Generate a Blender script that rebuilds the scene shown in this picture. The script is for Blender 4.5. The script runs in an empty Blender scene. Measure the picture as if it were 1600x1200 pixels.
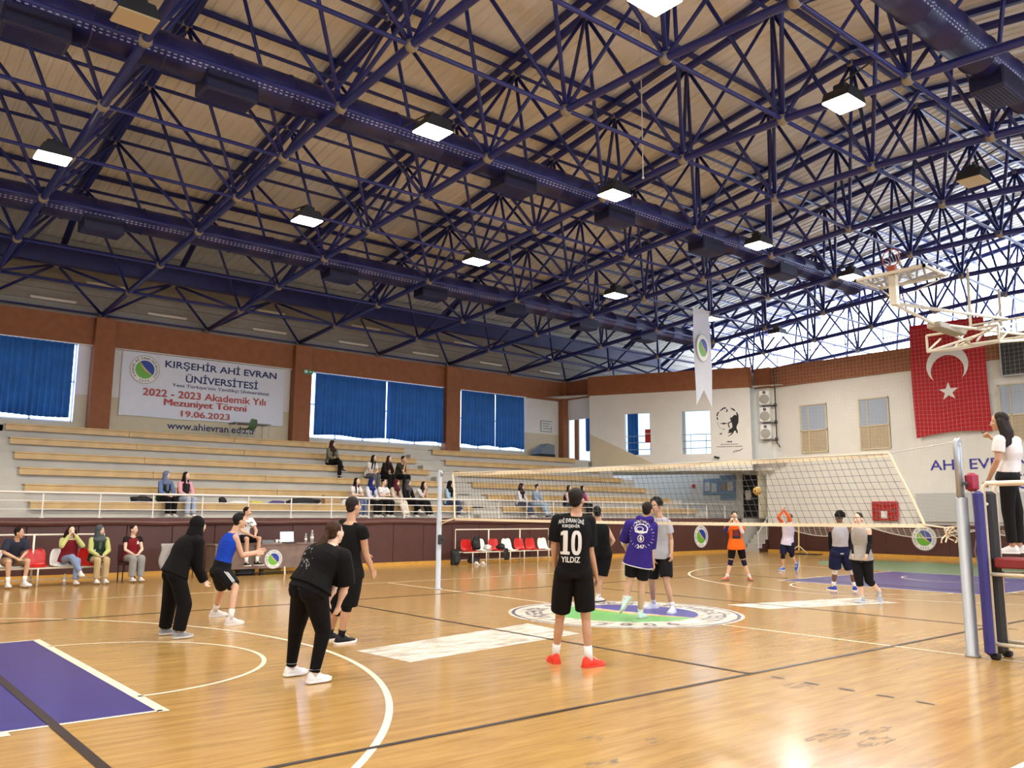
import bpy, math, random
from mathutils import Vector, Matrix, Euler
from mathutils.bvhtree import BVHTree
random.seed(7)
S = bpy.context.scene
COL = S.collection
PI = math.pi

# ---------------------------------------------------------------- camera
CAM = Vector((-10.6349, -9.8531, 1.6121))
YAW, PITCH, ROLL, FPX = -0.692291, 0.152005, 0.0054138, 1320.03
def _cam():
    cy, sy = math.cos(YAW), math.sin(YAW)
    f = Vector((-sy * math.cos(PITCH), cy * math.cos(PITCH), math.sin(PITCH)))
    r = Vector((cy, sy, 0)); u = r.cross(f)
    c, s = math.cos(ROLL), math.sin(ROLL)
    r2 = c * r + s * u; u2 = -s * r + c * u
    m = Matrix((r2, u2, -f)).transposed().to_4x4()
    m.translation = CAM
    cam = bpy.data.cameras.new('camera'); cam.sensor_width = 36; cam.sensor_fit = 'HORIZONTAL'
    cam.lens = FPX / 1600 * 36; cam.clip_end = 300; cam.clip_start = 0.05
    o = bpy.data.objects.new('camera', cam); COL.objects.link(o); o.matrix_world = m
    S.camera = o
_cam()

# ---------------------------------------------------------------- world, exposure
S.view_settings.view_transform = 'Standard'
S.view_settings.look = 'None'
S.view_settings.gamma = 1
S.view_settings.use_curve_mapping = False
S.view_settings.exposure = 0.4
W = bpy.data.worlds.new('sky'); S.world = W; W.use_nodes = True
_nt = W.node_tree; _bg = _nt.nodes['Background']
_bg.inputs[0].default_value = (0.82, 0.9, 1.0, 1); _bg.inputs[1].default_value = 0.5
S.cycles.use_denoising = True
S.cycles.max_bounces = 6; S.cycles.diffuse_bounces = 3; S.cycles.glossy_bounces = 3
S.cycles.transmission_bounces = 4; S.cycles.transparent_max_bounces = 8
S.cycles.sample_clamp_indirect = 4.0
S.cycles.caustics_reflective = False; S.cycles.caustics_refractive = False
FLOOD_W = 158.0          # each burning floodlight
FRONT_FILL_E = 11.5             # glow of added, unseen windows behind the camera that brighten the walls
WINDOW_E = 3.5           # daylight in the window panes
CLERE_E = 6.5            # daylight in the glazing above the end wall
# ---------------------------------------------------------------- helpers
def lin(h):
    h = h.lstrip('#'); v = [int(h[i:i + 2], 16) / 255 for i in (0, 2, 4)]
    return tuple(((c + 0.055) / 1.055) ** 2.4 if c > 0.04045 else c / 12.92 for c in v) + (1,)
_MATS = {}
def mat(name, color, rough=0.6, metal=0.0, noise=0.0, scale=6.0, spec=0.5, emit=0.0, ecol=None, alpha=1.0, trans=0.0, bump=0.0, bscale=40.0, twosided=True):
    if name in _MATS: return _MATS[name]
    m = bpy.data.materials.new(name); m.use_nodes = True
    nt = m.node_tree; b = nt.nodes['Principled BSDF']; c = lin(color)
    b.inputs['Base Color'].default_value = c; b.inputs['Roughness'].default_value = rough
    b.inputs['Metallic'].default_value = metal; b.inputs['Specular IOR Level'].default_value = spec
    b.inputs['Alpha'].default_value = alpha; b.inputs['Transmission Weight'].default_value = trans
    tc = None
    if noise or bump:
        tc = nt.nodes.new('ShaderNodeTexCoord')
    if noise:
        n = nt.nodes.new('ShaderNodeTexNoise'); n.inputs['Scale'].default_value = scale; n.inputs['Detail'].default_value = 4
        nt.links.new(tc.outputs['Object'], n.inputs['Vector'])
        r = nt.nodes.new('ShaderNodeValToRGB')
        r.color_ramp.elements[0].position = 0.3; r.color_ramp.elements[1].position = 0.7
        r.color_ramp.elements[0].color = tuple(x * (1 - noise) for x in c[:3]) + (1,)
        r.color_ramp.elements[1].color = tuple(min(1, x * (1 + noise)) for x in c[:3]) + (1,)
        nt.links.new(n.outputs['Fac'], r.inputs['Fac']); nt.links.new(r.outputs['Color'], b.inputs['Base Color'])
    if bump:
        n2 = nt.nodes.new('ShaderNodeTexNoise'); n2.inputs['Scale'].default_value = bscale; n2.inputs['Detail'].default_value = 3
        nt.links.new(tc.outputs['Object'], n2.inputs['Vector'])
        bp = nt.nodes.new('ShaderNodeBump'); bp.inputs['Strength'].default_value = bump; bp.inputs['Distance'].default_value = 0.02
        nt.links.new(n2.outputs['Fac'], bp.inputs['Height']); nt.links.new(bp.outputs['Normal'], b.inputs['Normal'])
    if emit:
        b.inputs['Emission Color'].default_value = lin(ecol or color); b.inputs['Emission Strength'].default_value = emit
    _MATS[name] = m
    return m

class MB:
    """collects shapes for ONE mesh"""
    def __init__(s): s.v = []; s.f = []; s.mi = []; s.cur = 0
    def add(s, vs, fs):
        o = len(s.v); s.v += [tuple(x) for x in vs]; s.f += [tuple(i + o for i in f) for f in fs]; s.mi += [s.cur] * len(fs)
        return s
    def box(s, x0, y0, z0, x1, y1, z1, M=None):
        vs = [Vector(p) for p in ((x0, y0, z0), (x1, y0, z0), (x1, y1, z0), (x0, y1, z0), (x0, y0, z1), (x1, y0, z1), (x1, y1, z1), (x0, y1, z1))]
        if M is not None: vs = [M @ p for p in vs]
        return s.add(vs, [(3, 2, 1, 0), (4, 5, 6, 7), (0, 1, 5, 4), (1, 2, 6, 5), (2, 3, 7, 6), (3, 0, 4, 7)])
    def bbox(s, x0, y0, z0, x1, y1, z1, b=0.01, M=None):
        """box with chamfered vertical and horizontal edges"""
        vs = []; fs = []
        def ring(z, i):
            x0_, x1_, y0_, y1_ = x0 + i, x1 - i, y0 + i, y1 - i
            return [(x0_ + b, y0_, z), (x1_ - b, y0_, z), (x1_, y0_ + b, z), (x1_, y1_ - b, z), (x1_ - b, y1_, z), (x0_ + b, y1_, z), (x0_, y1_ - b, z), (x0_, y0_ + b, z)]
        for z, i in ((z0, b), (z0 + b, 0), (z1 - b, 0), (z1, b)): vs += ring(z, i)
        for k in range(3):
            for j in range(8): fs.append((k * 8 + j, k * 8 + (j + 1) % 8, (k + 1) * 8 + (j + 1) % 8, (k + 1) * 8 + j))
        fs.append(tuple(range(7, -1, -1))); fs.append(tuple(range(24, 32)))
        vs = [Vector(p) for p in vs]
        if M is not None: vs = [M @ p for p in vs]
        return s.add(vs, fs)
    def tube(s, pts, r, n=8, cap=True, closed=False):
        pts = [Vector(p) for p in pts]; m = len(pts)
        rs = r if isinstance(r, (list, tuple)) else [r] * m
        vs = []; fs = []; up = None
        for i, p in enumerate(pts):
            a = pts[(i - 1) % m] if (closed or i > 0) else p
            b = pts[(i + 1) % m] if (closed or i < m - 1) else p
            d = (b - a)
            d = d.normalized() if d.length > 1e-9 else Vector((0, 0, 1))
            if up is None:
                up = Vector((0, 0, 1)) if abs(d.z) < 0.9 else Vector((1, 0, 0))
            x = d.cross(up).normalized(); y = x.cross(d).normalized(); up = y
            for k in range(n):
                t = 2 * PI * k / n
                vs.append(p + (x * math.cos(t) + y * math.sin(t)) * rs[i])
        for i in range(m if closed else m - 1):
            j = (i + 1) % m
            for k in range(n): fs.append((i * n + k, i * n + (k + 1) % n, j * n + (k + 1) % n, j * n + k))
        if cap and not closed:
            fs.append(tuple(range(n - 1, -1, -1))); fs.append(tuple((m - 1) * n + k for k in range(n)))
        return s.add(vs, fs)
    def ball(s, c, r, nu=12, nv=8, M=None):
        c = Vector(c); rx, ry, rz = r if isinstance(r, (list, tuple)) else (r, r, r)
        vs = [Vector((0, 0, rz))]; fs = []
        for i in range(1, nv):
            t = PI * i / nv
            for k in range(nu):
                a = 2 * PI * k / nu
                vs.append(Vector((rx * math.sin(t) * math.cos(a), ry * math.sin(t) * math.sin(a), rz * math.cos(t))))
        vs.append(Vector((0, 0, -rz)))
        if M is not None: vs = [M @ p for p in vs]
        vs = [p + c for p in vs]
        for k in range(nu): fs.append((0, 1 + k, 1 + (k + 1) % nu))
        for i in range(nv - 2):
            for k in range(nu): fs.append((1 + i * nu + k, 1 + (i + 1) * nu + k, 1 + (i + 1) * nu + (k + 1) % nu, 1 + i * nu + (k + 1) % nu))
        L = len(vs) - 1; b0 = 1 + (nv - 2) * nu
        for k in range(nu): fs.append((b0 + k, L, b0 + (k + 1) % nu))
        return s.add(vs, fs)
    def lathe(s, prof, c=(0, 0, 0), n=20, M=None):
        c = Vector(c); vs = []; fs = []
        for r, z in prof:
            for k in range(n):
                a = 2 * PI * k / n; vs.append(Vector((r * math.cos(a), r * math.sin(a), z)))
        if M is not None: vs = [M @ p for p in vs]
        vs = [p + c for p in vs]
        for i in range(len(prof) - 1):
            for k in range(n): fs.append((i * n + k, i * n + (k + 1) % n, (i + 1) * n + (k + 1) % n, (i + 1) * n + k))
        if prof[0][0] > 1e-6: fs.append(tuple(range(n - 1, -1, -1)))
        if prof[-1][0] > 1e-6: fs.append(tuple((len(prof) - 1) * n + k for k in range(n)))
        return s.add(vs, fs)
    def prism(s, poly, d0, d1, P):
        """extrude a 2-D polygon; P(u, v, d) -> point"""
        n = len(poly); vs = [P(u, v, d0) for u, v in poly] + [P(u, v, d1) for u, v in poly]
        fs = [tuple(range(n - 1, -1, -1)), tuple(range(n, 2 * n))] + [(i, (i + 1) % n, n + (i + 1) % n, n + i) for i in range(n)]
        return s.add(vs, fs)
    def grid(s, nu, nv, P):
        vs = [P(i / nu, j / nv) for j in range(nv + 1) for i in range(nu + 1)]
        fs = [(j * (nu + 1) + i, j * (nu + 1) + i + 1, (j + 1) * (nu + 1) + i + 1, (j + 1) * (nu + 1) + i) for j in range(nv) for i in range(nu)]
        return s.add(vs, fs)
    def sheet(s, nu, nv, P, th=0.01, axis=(0, 1, 0)):
        """a cloth sheet with real thickness"""
        a = Vector(axis) * th
        o = len(s.v); s.grid(nu, nv, P); n = len(s.v) - o
        s.grid(nu, nv, lambda u, v: Vector(P(u, v)) + a)
        w = nu + 1; e = []
        for i in range(nu): e += [(o + i, o + i + 1), (o + nv * w + i + 1, o + nv * w + i)]
        for j in range(nv): e += [(o + (j + 1) * w, o + j * w), (o + j * w + nu, o + (j + 1) * w + nu)]
        for p, q in e: s.f.append((q, p, p + n, q + n)); s.mi.append(s.cur)
        return s
    def build(s, name, m, parent=None, smooth=False, base=None):
        me = bpy.data.meshes.new(name); me.from_pydata(s.v, [], s.f)
        if isinstance(m, (list, tuple)):
            for k in m: me.materials.append(k)
            me.polygons.foreach_set('material_index', s.mi)
        else: me.materials.append(m)
        if smooth: me.polygons.foreach_set('use_smooth', [True] * len(me.polygons))
        me.update()
        o = bpy.data.objects.new(name, me); COL.objects.link(o)
        if parent is not None:
            o.parent = parent
        return o

def fix(o):
    """make face normals consistent"""
    import bmesh
    bm = bmesh.new(); bm.from_mesh(o.data); bmesh.ops.recalc_face_normals(bm, faces=bm.faces); bm.to_mesh(o.data); bm.free(); return o
def recentre(o, p):
    """give a mesh object its own origin at p"""
    p = Vector(p); o.data.transform(Matrix.Translation(-p)); o.location = p; return o
def tag(o, label=None, cat=None, group=None, kind=None):
    if label: o['label'] = label
    if cat: o['category'] = cat
    if group: o['group'] = group
    if kind: o['kind'] = kind
    return o
def struct(o): o['kind'] = 'structure'; return o
def empty(name, loc=(0, 0, 0), rz=0.0, label=None, cat=None, group=None, kind=None):
    o = bpy.data.objects.new(name, None); COL.objects.link(o); o.empty_display_size = 0.1
    o.location = loc; o.rotation_euler = (0, 0, rz); tag(o, label, cat, group, kind); return o
def adopt(parent, o):
    """parent o (built in world space) under a placed thing, keeping it where it stands"""
    M = Matrix.LocRotScale(parent.location, parent.rotation_euler, parent.scale)
    o.parent = parent; o.matrix_parent_inverse = M.inverted(); return o
def children(o): return [c for c in bpy.data.objects if c.parent == o]
def copy_tree(o, parent=None, kids=None):
    c = o.copy(); COL.objects.link(c)
    if parent is not None: c.parent = parent
    for ch in (kids[o.name] if kids else children(o)): copy_tree(ch, c)
    return c

# flat writing: text curve -> mesh triangles in a 2-D frame
def text_tris(txt, size=1.0, bold=0.0, align='CENTER', space=1.0, line=1.0):
    cu = bpy.data.curves.new('t', 'FONT'); cu.body = txt; cu.size = size; cu.offset = bold * size
    cu.align_x = align; cu.space_character = space; cu.space_line = line; cu.resolution_u = 3
    o = bpy.data.objects.new('t', cu); COL.objects.link(o)
    dg = bpy.context.evaluated_depsgraph_get(); dg.update()
    ev = o.evaluated_get(dg); me = ev.to_mesh()
    vs = [(v.co.x, v.co.y) for v in me.vertices]; fs = [tuple(p.vertices) for p in me.polygons]
    ev.to_mesh_clear(); bpy.data.objects.remove(o); bpy.data.curves.remove(cu)
    return vs, fs
def text_size(vs):
    xs = [v[0] for v in vs]; ys = [v[1] for v in vs]
    return min(xs), max(xs), min(ys), max(ys)
def put_text(mb, txt, P, width=None, height=None, bold=0.015, **k):
    """writes txt centred on (0,0), fitted to width x height (metres); P(u, v) -> point"""
    vs, fs = text_tris(txt, 1.0, min(bold, .02), **k); x0, x1, y0, y1 = text_size(vs)
    sx = (width / (x1 - x0)) if width else None; sy = (height / (y1 - y0)) if height else None
    sx = sx or sy; sy = sy or sx
    cx, cy = (x0 + x1) / 2, (y0 + y1) / 2
    mb.add([P((x - cx) * sx, (y - cy) * sy) for x, y in vs], fs); return mb
def disc_pts(r, n=40, c=(0, 0), a0=0, a1=2 * PI):
    full = abs(a1 - a0 - 2 * PI) < 1e-6
    return [(c[0] + r * math.cos(a0 + (a1 - a0) * i / (n if full else n - 1)), c[1] + r * math.sin(a0 + (a1 - a0) * i / (n if full else n - 1))) for i in range(n)]
def emblem(P, R, th=0.002, parent=None, rim=0.0, writing=True, names=('emblem_disc', 'emblem_blue', 'emblem_green', 'emblem_gold', 'emblem_ring'), mats=None, flip=False):
    """the round university badge: blue leaf over a green crescent with a gold swoosh; P(u, v, d)"""
    mw, mblue, mgreen, mgold, mdark = mats or (M_EMB_W, M_EMB_B, M_EMB_G, M_EMB_Y, M_EMB_D)
    out = []
    def poly(name, pts, m, d):
        mb = MB(); n = len(pts); mb.prism(pts, d, d + th, P); out.append(fix(mb.build(name, m, parent)))
    poly(names[0], disc_pts(R), mw, 0)
    r = R * 0.62
    # blue lens: circle r cut by a circle bulging from the upper left
    def lens(off, d):
        a = []; b = []
        for i in range(25):
            t = -0.18 * PI + (0.86 * PI) * i / 24
            a.append((r * math.cos(t), r * math.sin(t)))
        p0 = Vector(a[-1]); p1 = Vector(a[0]); m_ = (p0 + p1) / 2; nrm = Vector((-(p1 - p0).y, (p1 - p0).x)).normalized()
        for i in range(1, 24):
            t = i / 24; q = p0.lerp(p1, t) - nrm * (off * r * 4 * t * (1 - t)) * 1.0
            b.append((q.x, q.y))
        return a + b
    poly(names[2], disc_pts(r), mgreen, th * 1.05)
    poly(names[3], lens(0.30, 0), mgold, th * 2.1)
    poly('emblem_white_line', lens(0.16, 0), mw, th * 3.15)
    poly(names[1], lens(0.10, 0), mblue, th * 4.2)
    mb = MB()
    for r0, r1 in ((R * 0.97, R * 0.94),):
        n = 48
        vs = [P(r0 * math.cos(2 * PI * i / n), r0 * math.sin(2 * PI * i / n), th * 1.3) for i in range(n)] + [P(r1 * math.cos(2 * PI * i / n), r1 * math.sin(2 * PI * i / n), th * 1.3) for i in range(n)]
        mb.add(vs, [(i, (i + 1) % n, n + (i + 1) % n, n + i) for i in range(n)])
    if writing:
        def arc(txt, a_mid, span, rr, h, inward):
            n = len(txt)
            for i, ch in enumerate(txt):
                if ch == ' ': continue
                f = (i + 0.5) / n - 0.5
                a = a_mid - f * span if not inward else a_mid + f * span
                vs, fs = text_tris(ch, h, 0.02)
                x0, x1, y0, y1 = text_size(vs); rot = a - PI / 2 if not inward else a + PI / 2
                c, s_ = math.cos(rot), math.sin(rot); cx, cy = rr * math.cos(a), rr * math.sin(a)
                mb.add([P(cx + (x - (x0 + x1) / 2) * c - (y - h * 0.35) * s_, cy + (x - (x0 + x1) / 2) * s_ + (y - h * 0.35) * c, th * 1.4) for x, y in vs], fs)
        arc('KIR\u015eEH\u0130R AH\u0130 EVRAN \u00dcN\u0130VERS\u0130TES\u0130', PI / 2, 1.45 * PI, R * 0.78, R * 0.2, False)
        arc('2006', -PI / 2, 0.3 * PI, R * 0.78, R * 0.2, True)
    out.append(mb.build(names[4], mdark, parent))
    return out
M_EMB_W = mat('emblem white', '#eceae4', 0.5); M_EMB_B = mat('emblem blue', '#1d3f9c', 0.5); M_EMB_G = mat('emblem green', '#6cb33c', 0.5)
M_EMB_Y = mat('emblem gold', '#e0b23a', 0.5); M_EMB_D = mat('emblem lettering', '#23304f', 0.5)
# ================================================================= the hall
def wood_floor():
    m = bpy.data.materials.new('court parquet'); m.use_nodes = True; nt = m.node_tree; b = nt.nodes['Principled BSDF']
    tc = nt.nodes.new('ShaderNodeTexCoord')
    br = nt.nodes.new('ShaderNodeTexBrick'); br.inputs['Scale'].default_value = 1.0
    br.inputs['Brick Width'].default_value = 0.9; br.inputs['Row Height'].default_value = 0.07; br.inputs['Mortar Size'].default_value = 0.0015
    br.inputs['Color1'].default_value = lin('#b28a4c'); br.inputs['Color2'].default_value = lin('#a17c48'); br.inputs['Mortar'].default_value = lin('#6f4f26'); br.inputs['Mortar Smooth'].default_value = 0.6
    br.offset = 0.37
    nt.links.new(tc.outputs['Object'], br.inputs['Vector'])
    mp = nt.nodes.new('ShaderNodeMapping'); mp.inputs['Scale'].default_value = (0.8, 7.0, 1)
    n = nt.nodes.new('ShaderNodeTexNoise'); n.inputs['Scale'].default_value = 1.6; n.inputs['Detail'].default_value = 6; n.inputs['Roughness'].default_value = 0.65
    nt.links.new(tc.outputs['Object'], mp.inputs['Vector']); nt.links.new(mp.outputs['Vector'], n.inputs['Vector'])
    r = nt.nodes.new('ShaderNodeValToRGB'); r.color_ramp.elements[0].color = lin('#95723f'); r.color_ramp.elements[1].color = lin('#d3ac6c')
    r.color_ramp.elements[0].position = 0.3; r.color_ramp.elements[1].position = 0.72
    nt.links.new(n.outputs['Fac'], r.inputs['Fac'])
    mx = nt.nodes.new('ShaderNodeMix'); mx.data_type = 'RGBA'; mx.inputs[0].default_value = 0.55
    nt.links.new(br.outputs['Color'], mx.inputs[6]); nt.links.new(r.outputs['Color'], mx.inputs[7])
    # worn dark scuffs with a shape of their own
    nt.links.new(mx.outputs[2], b.inputs['Base Color'])
    b.inputs['Roughness'].default_value = 0.17; b.inputs['Specular IOR Level'].default_value = 0.5
    n3 = nt.nodes.new('ShaderNodeTexNoise'); n3.inputs['Scale'].default_value = 3.0; n3.inputs['Detail'].default_value = 3
    nt.links.new(mp.outputs['Vector'], n3.inputs['Vector'])
    bp = nt.nodes.new('ShaderNodeBump'); bp.inputs['Strength'].default_value = 0.05; bp.inputs['Distance'].default_value = 0.01
    nt.links.new(n3.outputs['Fac'], bp.inputs['Height']); nt.links.new(bp.outputs['Normal'], b.inputs['Normal'])
    return m
M_FLOOR = wood_floor()
M_LINE = mat('court line paint', '#efe3c8', 0.3, noise=0.08, scale=8)
M_BLACKLINE = mat('dark court line', '#2c1f1c', 0.35)
M_PURPLE = mat('key paint', '#37317a', 0.28, noise=0.12, scale=3)
M_GREEN = mat('green court paint', '#5f7a55', 0.35, noise=0.1)
M_WHITE = mat('wall plaster', '#e6e3da', 0.75, noise=0.03, scale=1.5)
M_CREAM = mat('cream dado', '#d3c6a6', 0.75, noise=0.03, scale=1.5)
M_BROWN = mat('brown band', '#935a35', 0.7, noise=0.12, scale=4, bump=0.25, bscale=60)
M_MAROON = mat('maroon padding', '#4d2c25', 0.5, noise=0.08, scale=2, bump=0.05, bscale=6)
M_MAROON2 = mat('maroon coping', '#57332c', 0.5, noise=0.12, scale=3, bump=0.4, bscale=5)
M_CONC = mat('pale concrete', '#b9b4aa', 0.85, noise=0.08, scale=1.2)
M_YEL = mat('yellow wood skirting', '#c9973f', 0.4, noise=0.1)
M_BENCH = mat('bench timber', '#bf9f6b', 0.45, noise=0.14, scale=2.5)
M_RAIL = mat('white rail paint', '#e6e2da', 0.35)
M_GREYCLAD = mat('grey cladding', '#9a958c', 0.8, noise=0.06)
M_PANE = mat('daylit pane', '#dcebff', 0.3, emit=WINDOW_E, ecol='#cfe4ff')
M_PANE2 = mat('daylit corridor pane', '#e6effc', 0.3, emit=1.1, ecol='#c6defa')
M_FILLPANE = mat('added fill pane', '#e6effc', 0.3, emit=FRONT_FILL_E, ecol='#d3e2fb')  # fill glow for the assumed windows behind the camera
M_CLERE = mat('daylit end glazing', '#e6f0ff', 0.3, emit=CLERE_E, ecol='#dce9ff')
M_CURT = mat('blue curtain cloth', '#2f72c0', 0.8, noise=0.15, scale=2)

floor = struct(MB().box(-17, -21.5, -0.2, 26.5, 22.2, 0).build('floor', M_FLOOR))
def strip(mb, a, b, w, z):
    a = Vector((a[0], a[1], 0)); b = Vector((b[0], b[1], 0)); d = (b - a).normalized(); n = Vector((-d.y, d.x, 0)) * (w / 2)
    mb.add([p + Vector((0, 0, z)) for p in (a - n, b - n, b + n, a + n)], [(0, 1, 2, 3)])
def arcstrip(mb, c, r, a0, a1, w, z, n=64):
    vs = []
    for i in range(n + 1):
        t = a0 + (a1 - a0) * i / n
        for rr in (r - w / 2, r + w / 2): vs.append((c[0] + rr * math.cos(t), c[1] + rr * math.sin(t), z))
    mb.add(vs, [(2 * i, 2 * i + 1, 2 * i + 3, 2 * i + 2) for i in range(n)])
pz = MB()
for sx in (-1, 1):
    x0, x1 = sorted((sx * 14, sx * 8.2)); pz.add([(x0, -2.45, .001), (x1, -2.45, .001), (x1, 2.45, .001), (x0, 2.45, .001)], [(0, 1, 2, 3)])
pz.build('key_paint', M_PURPLE, floor)
MB().add([(p[0], p[1], .001) for p in ((14, 2.45), (14.6, 4.4), (15.7, 5.8), (17.1, 6.6), (18.6, 6.7), (19.4, 5.4), (19.8, 2), (19.8, -7), (14, -7))], [tuple(range(8, -1, -1))]).build('green_paint', M_GREEN, floor)
ln = MB(); z = .003
for y in (-7.5, 7.5): strip(ln, (-14, y), (14, y), .05, z)
for x in (-14, 14): strip(ln, (x, -7.5), (x, 7.5), .05, z)
strip(ln, (0, -7.5), (0, 7.5), .05, z)
for s in (-1, 1):
    strip(ln, (s * 8.2, -2.5), (s * 8.2, 2.5), .09, z)
    for y in (-2.45, 2.45): strip(ln, (s * 14, y), (s * 8.2, y), .05, z)
    arcstrip(ln, (s * 8.2, 0), 1.78, PI / 2 if s < 0 else -PI / 2, -PI / 2 if s < 0 else -1.5 * PI, .05, z)
    a = math.acos((13.98 - 12.425) / 6.75)
    th = math.asin(6.6 / 6.725)
    if s < 0: arcstrip(ln, (-12.425, 0), 6.725, -th, th, .06, z, 96)
    else: arcstrip(ln, (12.425, 0), 6.725, PI - th, PI + th, .06, z, 96)
    xe = s * (12.425 - 6.725 * math.cos(th))
    for y in (-6.6, 6.6): strip(ln, (s * 14, y), (xe, y), .06, z)
    arcstrip(ln, (s * 12.425, 0), 1.25, -PI / 2 if s < 0 else PI / 2, PI / 2 if s < 0 else 1.5 * PI, .05, z)
    for k in (9.35, 10.2, 11.05, 12.2):
        for y in (-2.53, 2.53): strip(ln, (s * k, y - .06), (s * k, y + .06), .08, z)
ln.build('court_lines', M_LINE, floor)
bl = MB(); z = .005
for y in (-4.5, 4.5): strip(bl, (-9, y), (9, y), .05, z)
for x in (-9, -3, 3, 9): strip(bl, (x, -4.5), (x, 4.5), .05 if abs(x) < 5 else .075, z)
for s in (-1, 1):
    for y0, y1 in ((-4.72, -4.86), (-5.08, -5.24), (-5.45, -5.60), (-5.81, -5.97), (-6.17, -6.33)): strip(bl, (s * 2.96, y0), (s * 2.96, y1), .035, z)
bl.build('volleyball_lines', M_BLACKLINE, floor)
# white sponsor-strip paint, worn
def scuffed():
    m = bpy.data.materials.new('worn white paint'); m.use_nodes = True; nt = m.node_tree; b = nt.nodes['Principled BSDF']
    tc = nt.nodes.new('ShaderNodeTexCoord'); n = nt.nodes.new('ShaderNodeTexNoise'); n.inputs['Scale'].default_value = 2.2; n.inputs['Detail'].default_value = 10; n.inputs['Roughness'].default_value = .75
    mp = nt.nodes.new('ShaderNodeMapping'); mp.inputs['Scale'].default_value = (1, 3.5, 1); nt.links.new(tc.outputs['Object'], mp.inputs['Vector']); nt.links.new(mp.outputs['Vector'], n.inputs['Vector'])
    r = nt.nodes.new('ShaderNodeValToRGB'); r.color_ramp.elements[0].position = .40; r.color_ramp.elements[1].position = .56
    r.color_ramp.elements[0].color = lin('#a08f78'); r.color_ramp.elements[1].color = lin('#e9e3d6'); nt.links.new(n.outputs['Fac'], r.inputs['Fac'])
    nt.links.new(r.outputs['Color'], b.inputs['Base Color']); b.inputs['Roughness'].default_value = .35
    return m
M_SCUFF = scuffed()
MB().add([(x, y, .002) for x, y in ((-5.45, -.74), (-5.37, -1.79), (-2.33, -1.32), (-2.2, -.08))], [(0, 1, 2, 3)]).build('white_paint_patch', M_SCUFF, floor)
MB().add([(x, y, .002) for x, y in ((2.38, -.26), (2.36, -1.14), (5.29, -2.03), (5.54, -.99))], [(0, 1, 2, 3)]).build('white_paint_patch', M_SCUFF, floor)
# centre-circle badge, painted; its top points away from the stands
def floorP(z0):
    ang = -2.38
    c, s = math.cos(ang), math.sin(ang)
    c, s = math.cos(-0.69), math.sin(-0.69)
    return lambda u, v, d: Vector((-.05 + u * c - v * s, -.02 + u * s + v * c, z0 + d))
M_FE = (M_SCUFF, mat('floor badge blue', '#4a4596', .35, noise=.1), mat('floor badge green', '#6fb565', .35, noise=.1), mat('floor badge gold', '#d9ae6c', .35), mat('floor badge lettering', '#5d5560', .4))
emblem(floorP(.003), 1.92, .0012, floor, mats=M_FE, names=('centre_badge_disc', 'centre_badge_blue', 'centre_badge_green', 'centre_badge_gold', 'centre_badge_lettering'))
# rubbed grey wear marks
def wear():
    m = bpy.data.materials.new('grey floor wear'); m.use_nodes = True; nt = m.node_tree; b = nt.nodes['Principled BSDF']; b.inputs['Base Color'].default_value = lin('#75675a'); b.inputs['Roughness'].default_value = .5
    tc = nt.nodes.new('ShaderNodeTexCoord'); n = nt.nodes.new('ShaderNodeTexNoise'); n.inputs['Scale'].default_value = 5; n.inputs['Detail'].default_value = 8; n.inputs['Roughness'].default_value = .8
    mp = nt.nodes.new('ShaderNodeMapping'); mp.inputs['Scale'].default_value = (1.0, 5, 1); nt.links.new(tc.outputs['Object'], mp.inputs['Vector']); nt.links.new(mp.outputs['Vector'], n.inputs['Vector'])
    g = nt.nodes.new('ShaderNodeTexGradient'); g.gradient_type = 'SPHERICAL'; nt.links.new(tc.outputs['UV'], g.inputs['Vector'])
    r = nt.nodes.new('ShaderNodeValToRGB'); r.color_ramp.elements[0].position = .48; r.color_ramp.elements[1].position = .62; r.color_ramp.elements[1].color = (.75, .75, .75, 1); nt.links.new(n.outputs['Fac'], r.inputs['Fac'])
    nt.links.new(r.outputs['Color'], b.inputs['Alpha'])
    return m
M_WEAR = wear()
wm = MB()
for cx, cy, rx, ry in ((-6.05, -5.25, .13, .1), (-5.75, -5.6, .12, .08), (-6.45, -5.75, .16, .1), (-3.15, -5.15, .22, .16), (-2.95, -5.5, .12, .08), (-4.6, -6.3, .32, .1), (-4.5, -6.6, .25, .09), (-4.25, -6.45, .25, .06)):
    n = 18; wm.add([(cx + rx * math.cos(2 * PI * i / n) * random.uniform(.7, 1.1), cy + ry * math.sin(2 * PI * i / n) * random.uniform(.7, 1.1), .0015) for i in range(n)], [tuple(range(n))])
wm.build('floor_wear', M_WEAR, floor)

# ---- back wall with its windows, columns, brown band
def wall_y(mb, y0, y1, xs, zs, holes):
    """wall slab y0..y1 between x list ends, with rectangular holes (x0, x1, z0, z1)"""
    X = sorted(set([xs[0], xs[1]] + [h[0] for h in holes] + [h[1] for h in holes]))
    for a, b in zip(X, X[1:]):
        hs = sorted([h for h in holes if h[0] <= a and h[1] >= b], key=lambda h: h[2]); z = zs[0]
        for h in hs:
            if h[2] > z: mb.box(a, y0, z, b, y1, h[2])
            z = h[3]
        if zs[1] > z: mb.box(a, y0, z, b, y1, zs[1])
    return mb
WIN = [(-14.0, -4.0, 4.55, 7.25), (4.55, 11.0, 4.55, 7.25), (11.9, 15.85, 4.55, 7.25)]
struct(wall_y(MB(), 21.15, 21.5, (-17, 18.4), (0, 8.15), WIN).build('wall_back', M_WHITE))
mb = MB()
for a, b in ((-17, -14.0), (-4.0, 4.55), (11.0, 11.9), (15.85, 18.4)): mb.box(a, 21.14, 4.1, b, 21.15, 5.5)
for h in WIN: mb.box(h[0], 21.14, 4.1, h[1], 21.15, 4.55)
struct(mb.build('trim_1', M_CREAM))
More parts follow.
